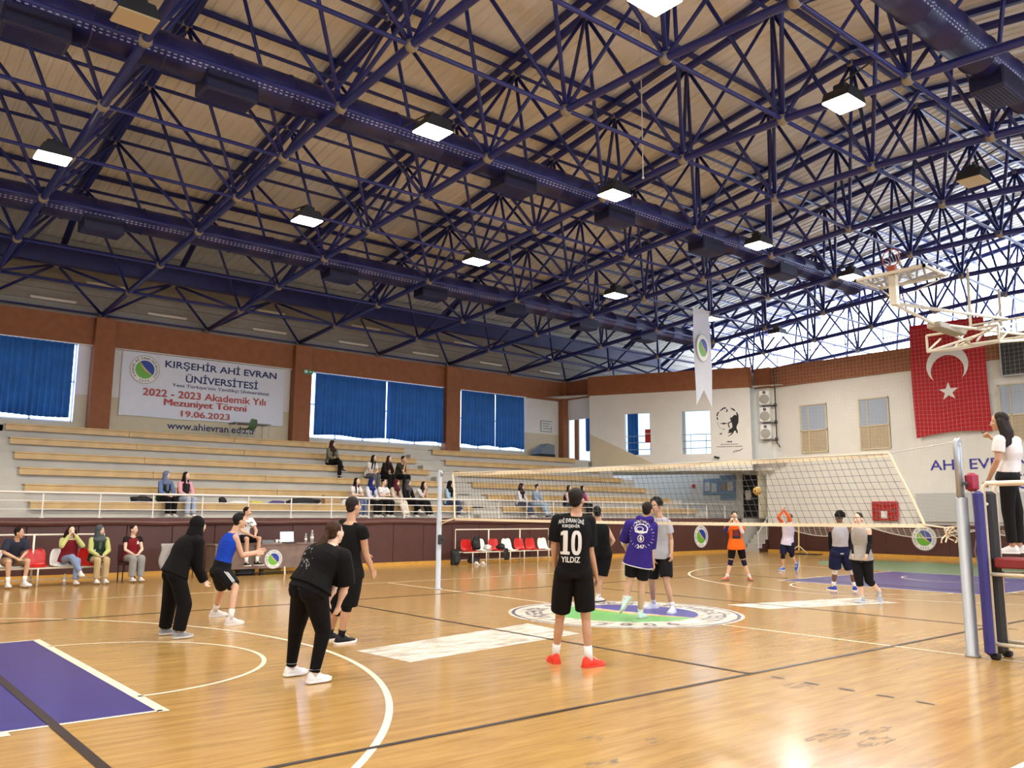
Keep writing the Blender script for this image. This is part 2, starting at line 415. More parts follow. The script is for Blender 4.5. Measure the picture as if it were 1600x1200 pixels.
mb = MB(); mb.box(-17, 20.98, 7.2, 18.4, 21.15, 8.15); struct(mb.build('trim_2', M_BROWN))
for i, (a, b) in enumerate(((-10.95, -10.25), (-3.6, -2.94), (3.68, 4.42), (10.97, 11.75), (18.1, 18.45))):
    struct(MB().bbox(a, 20.75, 4.05, b, 21.15, 8.15, .02).build('trim_%d' % (3 + i), M_BROWN))
# grey ribbed cladding above the band
mb = MB()
for i in range(13): mb.box(-17, 21.22 if i % 2 else 21.15, 8.15 + i * .2, 30, 21.5, 8.35 + i * .2)
struct(mb.build('wall_back_upper', M_GREYCLAD))
for i, h in enumerate(WIN):
    w = empty('window_%d' % (i + 1), (h[0], 21.4, h[2]), kind='structure')
    adopt(w, MB().box(h[0], 21.42, h[2], h[1], 21.46, h[3]).build('pane', M_PANE))
    f = MB(); n = max(2, round((h[1] - h[0]) / 1.3))
    for k in range(n + 1):
        x = h[0] + (h[1] - h[0]) * k / n; f.box(x - .03, 21.36, h[2], x + .03, 21.42, h[3])
    f.box(h[0], 21.36, h[2], h[1], 21.42, h[2] + .06); f.box(h[0], 21.36, h[3] - .06, h[1], 21.42, h[3]); f.box(h[0], 21.36, 5.9, h[1], 21.42, 5.96)
    adopt(w, f.build('window_frame', M_WHITE))

# ---- corner wall with its door opening, then the slanted portrait wall
A0 = Vector((18.0, 18.9, 0)); B0 = Vector((21.35, 12.1, 0)); TW = (B0 - A0).normalized(); NW = Vector((-.89705, -.44193, 0))   # NW faces the hall
def PW(s, z, d=0.0): return A0 + TW * s + Vector((0, 0, z)) + NW * d
def slab_s(mb, s0, s1, z0, z1, d0, d1):
    vs = [PW(s, z, d) for z in (z0, z1) for s, d in ((s0, d0), (s1, d0), (s1, d1), (s0, d1))]
    mb.add(vs, [(3, 2, 1, 0), (4, 5, 6, 7), (0, 1, 5, 4), (1, 2, 6, 5), (2, 3, 7, 6), (3, 0, 4, 7)]); return mb
mb = MB(); HS = [(1.78, 3.03, 4.34, 6.3), (4.46, 5.79, 4.32, 6.3)]
SS = [0.05, 1.78, 3.03, 4.46, 5.79, 7.58]
for a, b in zip(SS, SS[1:]):
    h = [q for q in HS if q[0] == a]
    if h: slab_s(mb, a, b, 3.55, h[0][2], -.25, 0); slab_s(mb, a, b, h[0][3], 8.15, -.25, 0)
    else: slab_s(mb, a, b, 3.55, 8.15, -.25, 0)
struct(fix(mb.build('wall_corner', M_WHITE)))
mb = MB(); mb.prism([(.05, 3.56), (3.9, 3.56), (.05, 5.4)], .001, .006, lambda u, v, d: PW(u, v, d)); struct(fix(mb.build('trim_8', M_CREAM)))
mb = MB(); slab_s(mb, .0, 7.62, 7.24, 8.15, 0, .08); slab_s(mb, 7.58, 7.66, 7.24, 8.15, -.3, .08)
struct(fix(mb.build('trim_9', M_BROWN)))
mb = MB(); mb.box(18.4, 18.75, 6.25, 18.6, 21.2, 8.15); mb.box(18.4, 20.86, 4.0, 18.6, 21.2, 6.25); struct(mb.build('wall_corner_side', M_WHITE))
mb = MB(); mb.box(18.3, 19.0, 7.24, 18.42, 20.8, 8.15); struct(mb.build('trim_10', M_BROWN))
# corridor behind it
mb = MB(); slab_s(mb, -3.5, 9, 3.55, 4.3, -3.2, -3.0); slab_s(mb, -3.5, 9, 6.9, 8.15, -3.2, -3.0); slab_s(mb, -3.5, -2.2, 4.3, 6.9, -3.2, -3.0)
for s in (-.3, 2.3, 3.9, 6.5): slab_s(mb, s - .09, s + .09, 4.3, 6.9, -3.2, -3.0)
struct(fix(mb.build('wall_corridor', M_WHITE)))
struct(fix(slab_s(MB(), -1.7, -1.5, 4.05, 6.9, -2.9, -2.7).build('trim_15', M_BROWN)))
w = empty('window_4', PW(2, 5, -3.1), kind='structure'); adopt(w, fix(slab_s(MB(), -2.2, 9, 4.3, 6.9, -3.26, -3.22).build('pane', M_PANE2)))
mb = MB(); mb.add([PW(s, 4.05, d) for s, d in ((-3.5, -3.2), (9, -3.2), (9, 0), (0.05, 0), (-2.4, 0))], [(0, 1, 2, 3, 4)]); struct(mb.build('floor_corridor', M_CONC))
mb = MB(); mb.add([PW(s, 7.3, d) for s, d in ((-3.5, -3.2), (9, -3.2), (9, 0), (0.05, 0), (-2.4, 0))], [(4, 3, 2, 1, 0)]); struct(mb.build('ceiling_corridor', M_WHITE))
mb = MB(); mb.add([PW(s, 3.55, d) for s, d in ((-2, -2.4), (7.6, -2.4), (7.6, 0), (0.05, 0))], [(3, 2, 1, 0)]); struct(mb.build('ceiling_entry', M_WHITE))
# recessed entry wall under it
mb = MB(); mb.box(23.6, 12.4, 0, 23.8, 21.2, 3.7); struct(mb.build('wall_entry', M_WHITE))

# ---- end wall on the right
struct(MB().box(22.3, -21, 0, 22.65, 12.05, 8.15).box(22.3, 12.05, 3.4, 22.65, 12.5, 8.15).build('wall_right', M_WHITE))
struct(MB().box(22.05, 11.6, 3.55, 22.65, 12.6, 7.24).build('wall_return', M_WHITE))
struct(MB().box(22.2, -21, 7.25, 22.3, 11.6, 8.15).box(21.98, 11.5, 7.25, 22.3, 12.3, 8.15).build('trim_11', M_BROWN))
struct(MB().box(22.28, 12.45, 1.45, 23.6, 12.5, 3.55).build('trim_12', M_CREAM))
# loft beyond the end wall, closed by translucent glazing under the roof end
struct(MB().box(22.65, -21, 7.95, 30, 21.5, 8.1).build('floor_loft', M_WHITE))
w = empty('window_5', (29.8, 0, 8.15), kind='structure')
adopt(w, MB().add([(29.85, -21, 8.1), (29.85, 21.4, 8.1), (29.85, 21.4, 10.8), (29.85, .35, 13.85), (29.85, -21, 10.8)], [(0, 1, 2, 3, 4)]).build('pane', M_CLERE))
f = MB()
for y in range(-20, 22, 2): f.box(29.72, y - .04, 8.1, 29.82, y + .04, 13.7 - .146 * abs(y - .35))
for z_ in (9.2, 10.3): f.box(29.72, -20, z_ - .03, 29.82, 20.9, z_ + .03)
adopt(w, f.build('window_frame', M_WHITE))

# ---- walls out of frame that close the hall
struct(MB().box(-17, -21, 0, -16.6, 21.5, 10.8).build('wall_left', M_WHITE))
FILL_WIN = [(-14.0, -4.0, 4.55, 7.25), (-3.0, 3.7, 4.55, 7.25), (4.55, 11.0, 4.55, 7.25), (11.9, 18.0, 4.55, 7.25)]
struct(wall_y(MB(), -21.4, -21, (-17, 22.65), (0, 10.8), FILL_WIN).build('wall_front', M_WHITE))
for i, h in enumerate(FILL_WIN):  # unseen windows, assumed and added to brighten the far walls
    w = empty('window_%d' % (9 + i), (h[0], -21.3, h[2]), kind='structure')
    adopt(w, MB().box(h[0], -21.32, h[2], h[1], -21.28, h[3]).build('pane', M_FILLPANE))
    f = MB()
    for k in range(6): x = h[0] + (h[1] - h[0]) * k / 5; f.box(x - .03, -21.28, h[2], x + .03, -21.22, h[3])
    adopt(w, f.build('window_frame', M_WHITE))

# ---- maroon padded wall in front of the stand and along the end wall
mb = MB(); x = -16.58
while x < 21.5:
    x2 = min(x + 1.115, 21.55); mb.bbox(x + .004, 12.88, .1, x2 - .004, 12.98, 1.28, .012); x = x2
struct(mb.build('wall_stand', M_MAROON))
mb = MB(); pts = [(-16.6 + i * .4, 12.9 + .012 * math.sin(i * 1.7), 1.33 + .012 * math.sin(i * .9)) for i in range(96)]
pts = [p for p in pts if p[0] < 21.6]; mb.tube(pts, .085, 10)
mb.box(-16.6, 12.9, 1.39, 21.6, 13.3, 1.45); struct(mb.build('trim_13', M_MAROON2, smooth=False))
mb = MB(); y = -20.9
while y < 11.99:
    y2 = min(y + 1.2, 12.0); mb.bbox(22.2, y + .004, .12, 22.3, y2 - .004, 1.27, .012); y = y2
struct(mb.build('wall_right_padding', M_MAROON))
struct(MB().box(-16.6, 12.82, 0, 21.55, 12.98, .11).build('baseboard_back', M_YEL))
struct(MB().box(22.12, -20.9, 0, 22.3, 12.0, .12).build('baseboard_right', M_YEL))

# ---- concrete stand
def ZK(k): return 1.84 + .459 * k
def YK(k): return 13.9 + .9 * k
END = [19.6, 18.9, 18.35, 17.75, 17.3, 16.6]
mb = MB(); mb.box(-16.6, 13.0, 0, 23.6, 13.95, 1.45)
for k in range(6):
    mb.box(-6.4, YK(k) + .03, 0, END[k] + .9, YK(k) + .93 if k < 5 else 21.15, ZK(k) - .05)
mb.box(-16.6, 18.4, 0, -6.4, 21.15, ZK(5) - .05)
# flights of aisle steps
for (a, b) in ((-8.2, -6.4), (7.35, 8.55)):
    for k in range(6):
        if a > 0:
            mb.box(a + .05, YK(k) - .32, ZK(k) - .46, b - .05, YK(k) + .04, ZK(k) - .27)
        else:
            mb.box(a, YK(k) - .42, 0, b, YK(k) + .04, ZK(k) - .27); mb.box(a, YK(k), 0, b, YK(k) + 1, ZK(k) - .05)
for k in range(6): mb.box(-16.6, YK(k), 0, -8.2, YK(k) + (1 if k < 5 else 4), ZK(k) - .05)
struct(mb.build('floor_stand', M_CONC))
mb = MB(); mb.box(18.0, 18.7, 3.4, 18.45, 21.15, 4.06); struct(mb.build('floor_landing', M_CONC))

def bench(x0, x1, k, label):
    t = empty('bleacher_bench', (x0, YK(k), ZK(k) - .05), 0, label, 'bench', 'timber benches on the stand')
    L = x1 - x0; s = MB(); f = MB(); n = max(1, round(L / 3.4)); z = .05
    for i in range(n):
        a, b = L * i / n, L * (i + 1) / n
        s.bbox(a + .004, -.06, z - .045, b - .004, .14, z, .006); s.bbox(a + .004, .16, z - .045, b - .004, .34, z, .006)
        f.bbox(a + .004, -.062, z - .2, b - .004, -.02, z - .05, .006)
    s.build('seat_boards', M_BENCH, t); f.build('front_board', M_BENCH, t); return t
ROW = ['lowest row', 'second row up', 'third row up', 'fourth row up', 'fifth row up', 'topmost row']
for k in range(6):
    bench(-6.35, 7.28, k, 'long timber bench on the %s of the stand, left of the aisle' % ROW[k])
    bench(8.62, END[k], k, 'long timber bench on the %s of the stand, right of the aisle' % ROW[k])

# ---- white railing along the front of the stand
t = empty('stand_railing', (-16.5, 12.97, 1.45), 0, 'white tubular railing on top of the maroon wall before the stand', 'railing')
L = 37.6; MB().tube([(0, 0, .6), (L, 0, .6)], .028, 8).build('top_rail', M_RAIL, t, True)
for z_ in (.2, .4): MB().tube([(0, 0, z_), (L, 0, z_)], .013, 6).build('middle_rail', M_RAIL, t, True)
x = .1
post = None
while x < L:
    if post is None:
        post = MB().tube([(0, 0, 0), (0, 0, .6)], .018, 6).box(-.05, -.05, 0, .05, .05, .015).build('post', M_RAIL, t); post.location = (x, 0, 0)
    else:
        c = post.copy(); COL.objects.link(c); c.location = (x, 0, 0)
    x += 1.27
# ================================================================= roof
M_STEEL = mat('blue painted steel', '#1a2168', 0.38, spec=0.5, noise=0.12, scale=1.5)
M_DUCT = mat('dark blue duct', '#1f1f55', 0.42, noise=0.12, scale=2)
def _perforate(m):
    nt = m.node_tree; b = nt.nodes['Principled BSDF']; tc = nt.nodes.new('ShaderNodeTexCoord'); sp = nt.nodes.new('ShaderNodeSeparateXYZ'); nt.links.new(tc.outputs['Object'], sp.inputs[0])
    def mth(op, a, v=None, v2=None):
        n = nt.nodes.new('ShaderNodeMath'); n.operation = op
        nt.links.new(a, n.inputs[0])
        if v is not None:
            if isinstance(v, (int, float)): n.inputs[1].default_value = v
            else: nt.links.new(v, n.inputs[1])
        return n.outputs[0]
    x, y, z = sp.outputs
    dash = mth('LESS_THAN', mth('FRACT', mth('MULTIPLY', x, 9.0)), .5)
    row = mth('ADD', mth('LESS_THAN', mth('ABSOLUTE', mth('ADD', z, .152)), .009), mth('LESS_THAN', mth('ABSOLUTE', mth('ADD', z, .20)), .009))
    f = mth('MULTIPLY', mth('MULTIPLY', dash, row), mth('LESS_THAN', y, 0.0))
    src = b.inputs['Base Color'].links[0].from_socket; mx = nt.nodes.new('ShaderNodeMix'); mx.data_type = 'RGBA'
    nt.links.new(f, mx.inputs[0]); nt.links.new(src, mx.inputs[6]); mx.inputs[7].default_value = lin('#a9aede'); nt.links.new(mx.outputs[2], b.inputs['Base Color'])
_perforate(M_DUCT)
M_GRILLE = mat('dark duct outlet', '#191a3c', 0.5)
M_NODE = mat('galvanised node', '#8d8473', 0.5, metal=0.3)
M_CEIL = mat('roof sheeting', '#e6e2da', 0.28, noise=0.06, scale=.7)
M_LAMPBODY = mat('black lamp housing', '#1d1d1f', 0.5)
M_LAMPGLOW = mat('burning lamp glass', '#fff4de', 0.4, emit=35, ecol='#ffedcf')
M_LAMPOFF = mat('unlit lamp glass', '#b9a98a', 0.25)
M_TUBE = mat('fluorescent tube', '#f3efe6', 0.4)
def ZU(y): return 13.28 - .146 * abs(y - .35)
def ZN(y): return 9.36 if y > 19 else ZU(y)      # the frame tapers at its gallery edge
def ZL(y): return 9.54 - .0665 * max(0, abs(y - .35) - 1.27)
# profiled sheeting, ribs running down the slope
mb = MB(); prof = []; x = -17.0; i = 0
while x < 29.9:
    prof += [(x, 0), (x + .17, 0), (x + .2, .035), (x + .27, .035), (x + .3, 0)]; x += .3
for y0, y1 in ((-21.4, .35), (.35, 21.5)):
    o = [(px, y0, ZU(y0) + .55 + pz_) for px, pz_ in prof] + [(px, y1, ZU(y1) + .55 + pz_) for px, pz_ in prof]
    n = len(prof); mb.add(o, [(i, i + n, i + n + 1, i + 1) for i in range(n - 1)])
struct(mb.build('ceiling', M_CEIL))

sf = empty('space_frame', (0, 0, 8.2), 0, 'blue tubular steel space frame spanning the whole hall under the roof', 'roof frame')
LX = [-14.29 + 3.63 * i for i in range(13)]
LY = [20.9, 17.87, 14.84, 11.75, 9.2, 6.66, 4.12, 1.62, -.93, -3.47, -6.0, -8.55, -11.1, -14.1, -17.1, -20.2]
UX = [(a + b) / 2 for a, b in zip(LX, LX[1:])]
UY = [(a + b) / 2 for a, b in zip(LY, LY[1:])]
def part(mb, name, m, smooth=True):
    o = mb.build(name, m, None, smooth); adopt(sf, o); return o
for x in LX: part(MB().tube([(x, y, ZL(y)) for y in LY], .082, 10), 'lower_chord', M_STEEL)
for y in LY: part(MB().tube([(LX[0], y, ZL(y)), (LX[-1], y, ZL(y))], .042 if abs(y - .35) < 20 else .03, 8), 'lower_tie', M_STEEL)
for x in UX:
    part(MB().tube([(x, y, ZN(y)) for y in UY], .10, 8), 'upper_chord', M_STEEL)
    mb = MB()
    for a, b in zip(UY, UY[1:]): 
        mb.box(-.06, 0, 0, .06, 1, .14, Matrix(((1, 0, 0, x), (0, b - a, 0, a), (0, ZU(b) - ZU(a), 1, ZU(a) + .36), (0, 0, 0, 1))))
    part(fix(mb.build('x', M_STEEL)) and mb, 'purlin', M_STEEL, False)
    bpy.data.objects.remove(bpy.data.objects['x'])
for y in UY:
    part(MB().tube([(UX[0], y, ZN(y)), (UX[-1], y, ZN(y))], .045, 6), 'upper_tie', M_STEEL)
    part(MB().box(-17, y - .04, ZU(y) + .40, 29.7, y + .04, ZU(y) + .52), 'cross_purlin', M_STEEL, False)
struts = []
for x in UX:
    for y in UY:
        for sx in (-1.815, 1.815):
            yy = [q for q in LY if abs(q - y) < 1.7]
            for q in yy: struts.append(((x, y, ZN(y)), (x + sx, q, ZL(q))))
def vis(p):
    d = Vector(p) - CAM; return d.length + (0 if (d.x * .638 + d.y * .77) > 9 else 100)
struts.sort(key=lambda s: min(vis(s[0]), vis(s[1])) if (Vector(s[0]) - CAM).x * .638 + (Vector(s[0]) - CAM).y * .77 > 9 else 500)
for a, b in struts[:96]: part(MB().tube([a, b], .045, 6), 'strut', M_STEEL)
mb = MB()
for a, b in struts[96:]: mb.tube([a, b], .045, 6)
o = part(mb, 'far_struts', M_STEEL); o['kind'] = 'stuff'
nodes = [(x, y, ZL(y)) for x in LX for y in LY] + [(x, y, ZN(y)) for x in UX for y in UY]
nodes.sort(key=vis)
proto = None
for p in nodes[:96]:
    if proto is None: proto = part(MB().ball((0, 0, 0), .125, 10, 7), 'node_ball', M_NODE); c = proto
    else: c = proto.copy(); COL.objects.link(c)
    c.location = p
mb = MB()
for p in nodes[96:]: mb.ball(p, .125, 8, 6)
o = part(mb, 'far_node_balls', M_NODE); o['kind'] = 'stuff'
# blue boxed beam along the gallery edge
struct(MB().box(-17, 17.9, 9.0, 22.2, 18.2, 9.62).build('trim_14', M_DUCT))

def duct(y, z, x0, x1, boxes, label, r=.34):
    t = empty('air_duct', (x0, y, z), 0, label, 'duct', 'round air ducts in the roof')
    L = x1 - x0; mb = MB(); pr = []
    x = 0
    while x < L - .01:
        x2 = min(L, x + 1.2); pr += [(r, x), (r, x2 - .03), (r + .018, x2 - .03), (r + .018, x2)]; x = x2
    mb.lathe(pr, n=24, M=Matrix.Rotation(PI / 2, 4, 'Y')); o = mb.build('pipe', M_DUCT, t)
    for p in o.data.polygons: p.use_smooth = len(p.vertices) == 4
    g = None
    for bx in boxes:
        if g is None:
            g = MB().bbox(-.5, -.3, -.56, .5, .3, -.16, .03).build('outlet_box', M_GRILLE, t); c = g
            h = MB()
            for k in range(9): h.box(-.44, -.26 + k * .06, -.57, .44, -.235 + k * .06, -.558)
            h.build('outlet_slats', M_DUCT, g)
        else:
            c = g.copy(); COL.objects.link(c)
            for ch in children(g): d = ch.copy(); COL.objects.link(d); d.parent = c
        c.location = (bx - x0, 0, 0)
    # straps up to the frame
    return t
duct(5.0, 9.78, -12.5, 17.6, (-8.5, -5.3, 1.7, 5.2, 9.1, 13.0), 'dark blue round air duct nearer the hall centre, ending above the basketball hoop')
duct(13.2, 9.28, -14, 20.0, (-9.2, -5.4, 1.5, 4.9, 8.4, 12.1, 15.6), 'dark blue round air duct over the spectators, farther from the hall centre')
duct(-4.3, 9.82, 0, 21.0, (5.6, 9.3, 12.9), 'dark blue round air duct crossing the upper right corner of the roof')

# ---- floodlights
def floodlight(x, y, z, label, lit=True, group=None):
    ty = min(LY, key=lambda q: abs(q - y)); arm = (ty - y) - math.copysign(.05, ty - y); h = ZL(ty) - z
    t = empty('floodlight', (x, y, z), 0, label, 'floodlight', 'burning floodlights under the roof' if lit else 'unlit floodlights under the roof')
    mb = MB(); pr = [(-.25, 0), (.25, 0), (.17, .2), (-.17, .2)]
    mb.prism(pr, -.25, .25, lambda u, v, d: Vector((u * 1.25, d, v))); mb.bbox(-.14, -.12, .18, .14, .12, .34, .02); fix(mb.build('housing', M_LAMPBODY, t))
    MB().bbox(-.30, -.245, -.03, .30, .245, .004, .012).build('glass', M_LAMPGLOW if lit else M_LAMPOFF, t)
    MB().tube([(0, 0, .33), (0, 0, .40), (0, arm * .92, h), (0, arm, h)], .018, 6).box(-.06, -.05, .33, .06, .05, .36).build('bracket', M_LAMPBODY, t)
    if lit:
        l = bpy.data.lights.new('flood', 'AREA'); l.shape = 'RECTANGLE'; l.size = .58; l.size_y = .47; l.energy = FLOOD_W; l.color = (1, .95, .88); l.spread = 2.9
        o = bpy.data.objects.new('flood', l); COL.objects.link(o); o.parent = t; o.location = (0, 0, -.045)
    return t
FL = [(-7.51, 8.30, 8.57, 'burning floodlight at the left edge of the roof'),
      (-2.01, 8.30, 8.54, 'burning floodlight above the right end of the white banner'),
      (3.10, 8.30, 8.54, 'greenish white floodlight near the middle of the far row'),
      (8.71, 8.30, 8.53, 'burning floodlight in the far row, fourth from the left'),
      (15.35, 9.62, 9.02, 'burning floodlight beside the hanging white pennant'),
      (17.80, 8.30, 8.53, 'burning floodlight nearest the end wall in the far row'),
      (-2.04, 2.95, 8.87, 'large glaring floodlight on the near duct, left of the hanging rope'),
      (3.01, 2.95, 8.87, 'glaring floodlight just below the lower end of the hanging rope'),
      (8.68, 2.95, 8.87, 'burning floodlight on the near duct, third from the left'),
      (13.58, 2.95, 8.89, 'burning floodlight by the duct end, beside the basketball backboard'),
      (2.79, -2.80, 8.80, 'single large floodlight high on the right among the struts'),
      (-2.25, -2.80, 8.67, 'glaring floodlight cut by the top edge, at the hanging rope')]
for a in FL: floodlight(*a)
for x, y, z in ((-12.8, 8.3, 8.5), (-12.8, 2.95, 8.85), (-12.8, -2.8, 8.85), (-7.9, -2.8, 8.85), (-12.8, -8.0, 8.4), (-7.9, -8.0, 8.4), (-1.6, -8.0, 8.4), (3.0, -8.0, 8.4), (9.7, -8.0, 8.4), (15.8, -8.0, 8.4), (15.8, -2.8, 8.85)):
    floodlight(x, y, z, 'burning floodlight of the rows behind the viewer')
floodlight(-7.5, 2.95, 9.0, 'unlit black floodlight over the near duct at upper left', False)
floodlight(8.2, -2.8, 8.8, 'unlit floodlight high at the right among bright roof ribs', False)

# ---- fluorescent battens on the gallery cladding
def batten(x0, z, label, L=1.4):
    t = empty('tube_light', (x0, 21.1, z), 0, label, 'tube light', 'unlit tube lights over the gallery windows')
    MB().bbox(0, -.07, .02, L, .05, .07, .01).build('batten', M_TUBE, t)
    MB().tube([(.04, -.05, 0), (L - .04, -.05, 0)], .02, 8).build('tube', M_TUBE, t, True)
TB = [('upper', 9.33, (-10.0, -3.96, 1.9, 6.25, 11.52, 16.6)), ('lower', 8.56, (-11.4, -8.4, -5.6, -1.9, 2.0, 5.68, 9.3, 13.0, 16.75))]
for nm, z, xs in TB:
    for i, x in enumerate(xs):
        batten(x, z, 'white tube light, number %s from the left in the %s row above the brown band' % (('one', 'two', 'three', 'four', 'five', 'six', 'seven', 'eight', 'nine')[i], nm))
# ---- rope hanging from the roof
tag(MB().tube([(2.93, 2.0, 12.95), (2.93, 2.0, 9.0)], .012, 6).ball((2.93, 2.0, 8.97), .03, 8, 6).build('hanging_rope', M_RAIL), 'thin white rope hanging straight down from the roof near the middle', 'rope')
# ================================================================= things on the walls
def Pxz(cx, cz, y):            # flat frame facing -y (towards the hall), u to the right
    return lambda u, v, d=0.0: Vector((cx + u, y - d, cz + v))
def Pyz(cy, cz, x):            # flat frame facing -x, u to the right as seen from the hall
    return lambda u, v, d=0.0: Vector((x - d, cy - u, cz + v))
def T2(P, d): return lambda u, v: P(u, v, d)
M_VINYL = mat('banner vinyl', '#dde0e8', 0.45, noise=.02)
M_NAVY = mat('navy print', '#16255c', 0.5)
M_RED = mat('red print', '#b23a2e', 0.5)
M_BLACK = mat('black paint', '#141414', 0.6)
M_DARK = mat('dark grey plastic', '#2a2a2c', 0.5)
M_REDPL = mat('red plastic', '#c5221c', 0.3)
M_WHPL = mat('white plastic', '#e9e7e1', 0.3)
M_FLAG = mat('red flag cloth', '#b0131f', 0.75, noise=.08)
M_SILVER = mat('brushed aluminium', '#a5a8ac', 0.42, metal=.55)
M_WTUBE = mat('cream painted tube', '#e5ddc9', 0.35)
M_STEELW = mat('grey white post paint', '#aab2bc', 0.35)

def curtain(x0, x1, z0, z1, y, label, group='blue curtains along the back windows', fl=.17, P=None):
    n = int((x1 - x0) / fl) ; ph = random.random() * 6; L = x1 - x0
    def f(u, v):
        w = .065 * (0.55 + .45 * (1 - v)) * math.sin(2 * PI * n * u + .6 * math.sin(7 * u + ph)) + .018 * math.sin(2 * PI * n * 2.3 * u + ph)
        zb = z0 + .03 * math.sin(9 * u + ph)
        return Vector((u * L, w, (z1 - zb) * v + zb - z0))
    mb = MB().sheet(n * 6, 6, f, .006)
    o = mb.build('curtain', M_CURT, None, True)
    if P is None: o.location = (x0, y, z0)
    else: o.matrix_world = P
    return tag(o, label, 'curtain', group)
curtain(-9.05, -4.16, 4.68, 7.165, 21.0, 'blue curtain over the leftmost back window, left of the banner')
curtain(-14.0, -9.1, 4.68, 7.165, 21.0, 'blue curtain at the far left end of the back windows')
curtain(4.68, 7.98, 4.68, 7.16, 21.0, 'left blue curtain of the middle back window, right of the banner')
curtain(8.06, 10.98, 4.68, 7.16, 21.0, 'right blue curtain of the middle back window')
curtain(11.97, 13.93, 4.68, 7.165, 21.0, 'left blue curtain of the rightmost back window')
curtain(13.97, 15.72, 4.68, 7.165, 21.0, 'right blue curtain of the rightmost back window')
def pwm(s, z, d): 
    m = Matrix.Identity(4); m.col[0][:3] = TW; m.col[1][:3] = -NW; m.translation = PW(s, z, d); return m
curtain(2.6, 3.15, 4.3, 6.85, 0, 'narrow blue curtain seen through the left window of the portrait wall', 'blue curtains in the corridor', P=pwm(1.14, 4.3, -2.7))
curtain(0, .34, 4.78, 6.55, 0, 'blue curtain hanging inside the corner doorway beside the back wall', 'blue curtains in the corridor', P=pwm(-1.1, 4.78, -2.7))
# curtain rails
tag(MB().box(-14, 20.98, 7.17, 15.85, 21.02, 7.2).build('curtain_rail', M_WHITE), 'thin white curtain rail under the brown band of the back wall', 'curtain rail')

# banner
t = empty('graduation_banner', (.4, 21.0, 4.9), 0, 'white vinyl banner with the university name and graduation date on the back wall', 'banner')
P = Pxz(.405, 6.03, 21.09)
mb = MB(); mb.sheet(24, 6, lambda u, v: Vector((-2.6 + 6.01 * u, 21.07 + .012 * math.sin(5 * u + 3 * v), 4.9 + 2.25 * v + .01 * math.sin(14 * u) * (1 - v))), .004, (0, 1, 0))
adopt(t, fix(mb.build('sheet', M_VINYL)))
def line(txt, x0, x1, z0, z1, m, name, bold):
    mb = MB(); put_text(mb, txt, T2(Pxz((x0 + x1) / 2, (z0 + z1) / 2, 21.05), 0), x1 - x0, z1 - z0, bold); adopt(t, mb.build(name, m))
line('KIR\u015eEH\u0130R AH\u0130 EVRAN', -1.16, 3.06, 6.66, 7.06, M_NAVY, 'name_lettering', .028)
line('\u00dcN\u0130VERS\u0130TES\u0130', -.41, 2.33, 6.25, 6.60, M_NAVY, 'name_lettering', .028)
line('Yeni T\u00fcrkiye\u2019nin Yenilik\u00e7i \u00dcniversitesi', -.87, 2.78, 6.02, 6.2, M_NAVY, 'motto_lettering', .012)
line('2022 - 2023 Akademik Y\u0131l\u0131', -1.86, 2.67, 5.65, 5.92, M_RED, 'event_lettering', .024)
mb = MB()
for q, sx in enumerate((-.014, -.005, .005, .014)): put_text(mb, 'Mezuniyet T\u00f6reni', T2(Pxz(.405 + sx, 5.44, 21.05 - .0012 * q), 0), 3.02, .32, 0)
adopt(t, mb.build('event_lettering', M_RED))
line('19.06.2023', -.49, 1.3, 4.99, 5.22, M_RED, 'date_lettering', .028)
for o in emblem(Pxz(-1.84, 6.56, 21.052), .52, .002): adopt(t, o)
mb = MB(); put_text(mb, 'www.ahievran.edu.tr', T2(Pxz(.72, 4.66, 21.136), 0), 3.3, .26, .02)
tag(mb.build('lettering_on_wall', M_NAVY), 'navy web address lettering on the wall under the white banner', 'lettering')
# exit sign, wall stencil
t = empty('exit_sign', (4.2, 20.74, 7.07), 0, 'small green exit sign at the top of the brown column right of the banner', 'sign')
M_EXIT = mat('exit green', '#2f7a52', .4, emit=.15)
adopt(t, MB().bbox(4.02, 20.70, 7.02, 4.42, 20.745, 7.2, .01).build('panel', M_EXIT))
mb = MB(); P = Pxz(4.22, 7.11, 20.697)
mb.prism([(-.16, -.05), (-.03, -.05), (-.03, .06), (-.16, .06)], 0, .003, P); mb.prism([(.03, -.012), (.1, -.012), (.1, -.04), (.16, .005), (.1, .05), (.1, .022), (.03, .022)], 0, .003, P)
adopt(t, fix(mb.build('arrow', M_WHPL)))
mb = MB(); P = Pxz(17.3, 5.87, 21.135)
for a, b, c, d in ((-.4, .25, .38, .29), (-.4, -.27, .38, -.23), (-.4, -.25, -.34, .25), (-.25, .12, .25, .16), (-.25, .0, .15, .04), (-.25, -.12, .28, -.08), (.3, -.2, .34, .05)):
    mb.prism([(a, b), (c, b), (c, d), (a, d)], 0, .003, P)
tag(fix(mb.build('wall_stencil', mat('grey stencil paint', '#8d9a98', .7))), 'faint grey square stencil on the white wall right of the last curtain', 'stencil')

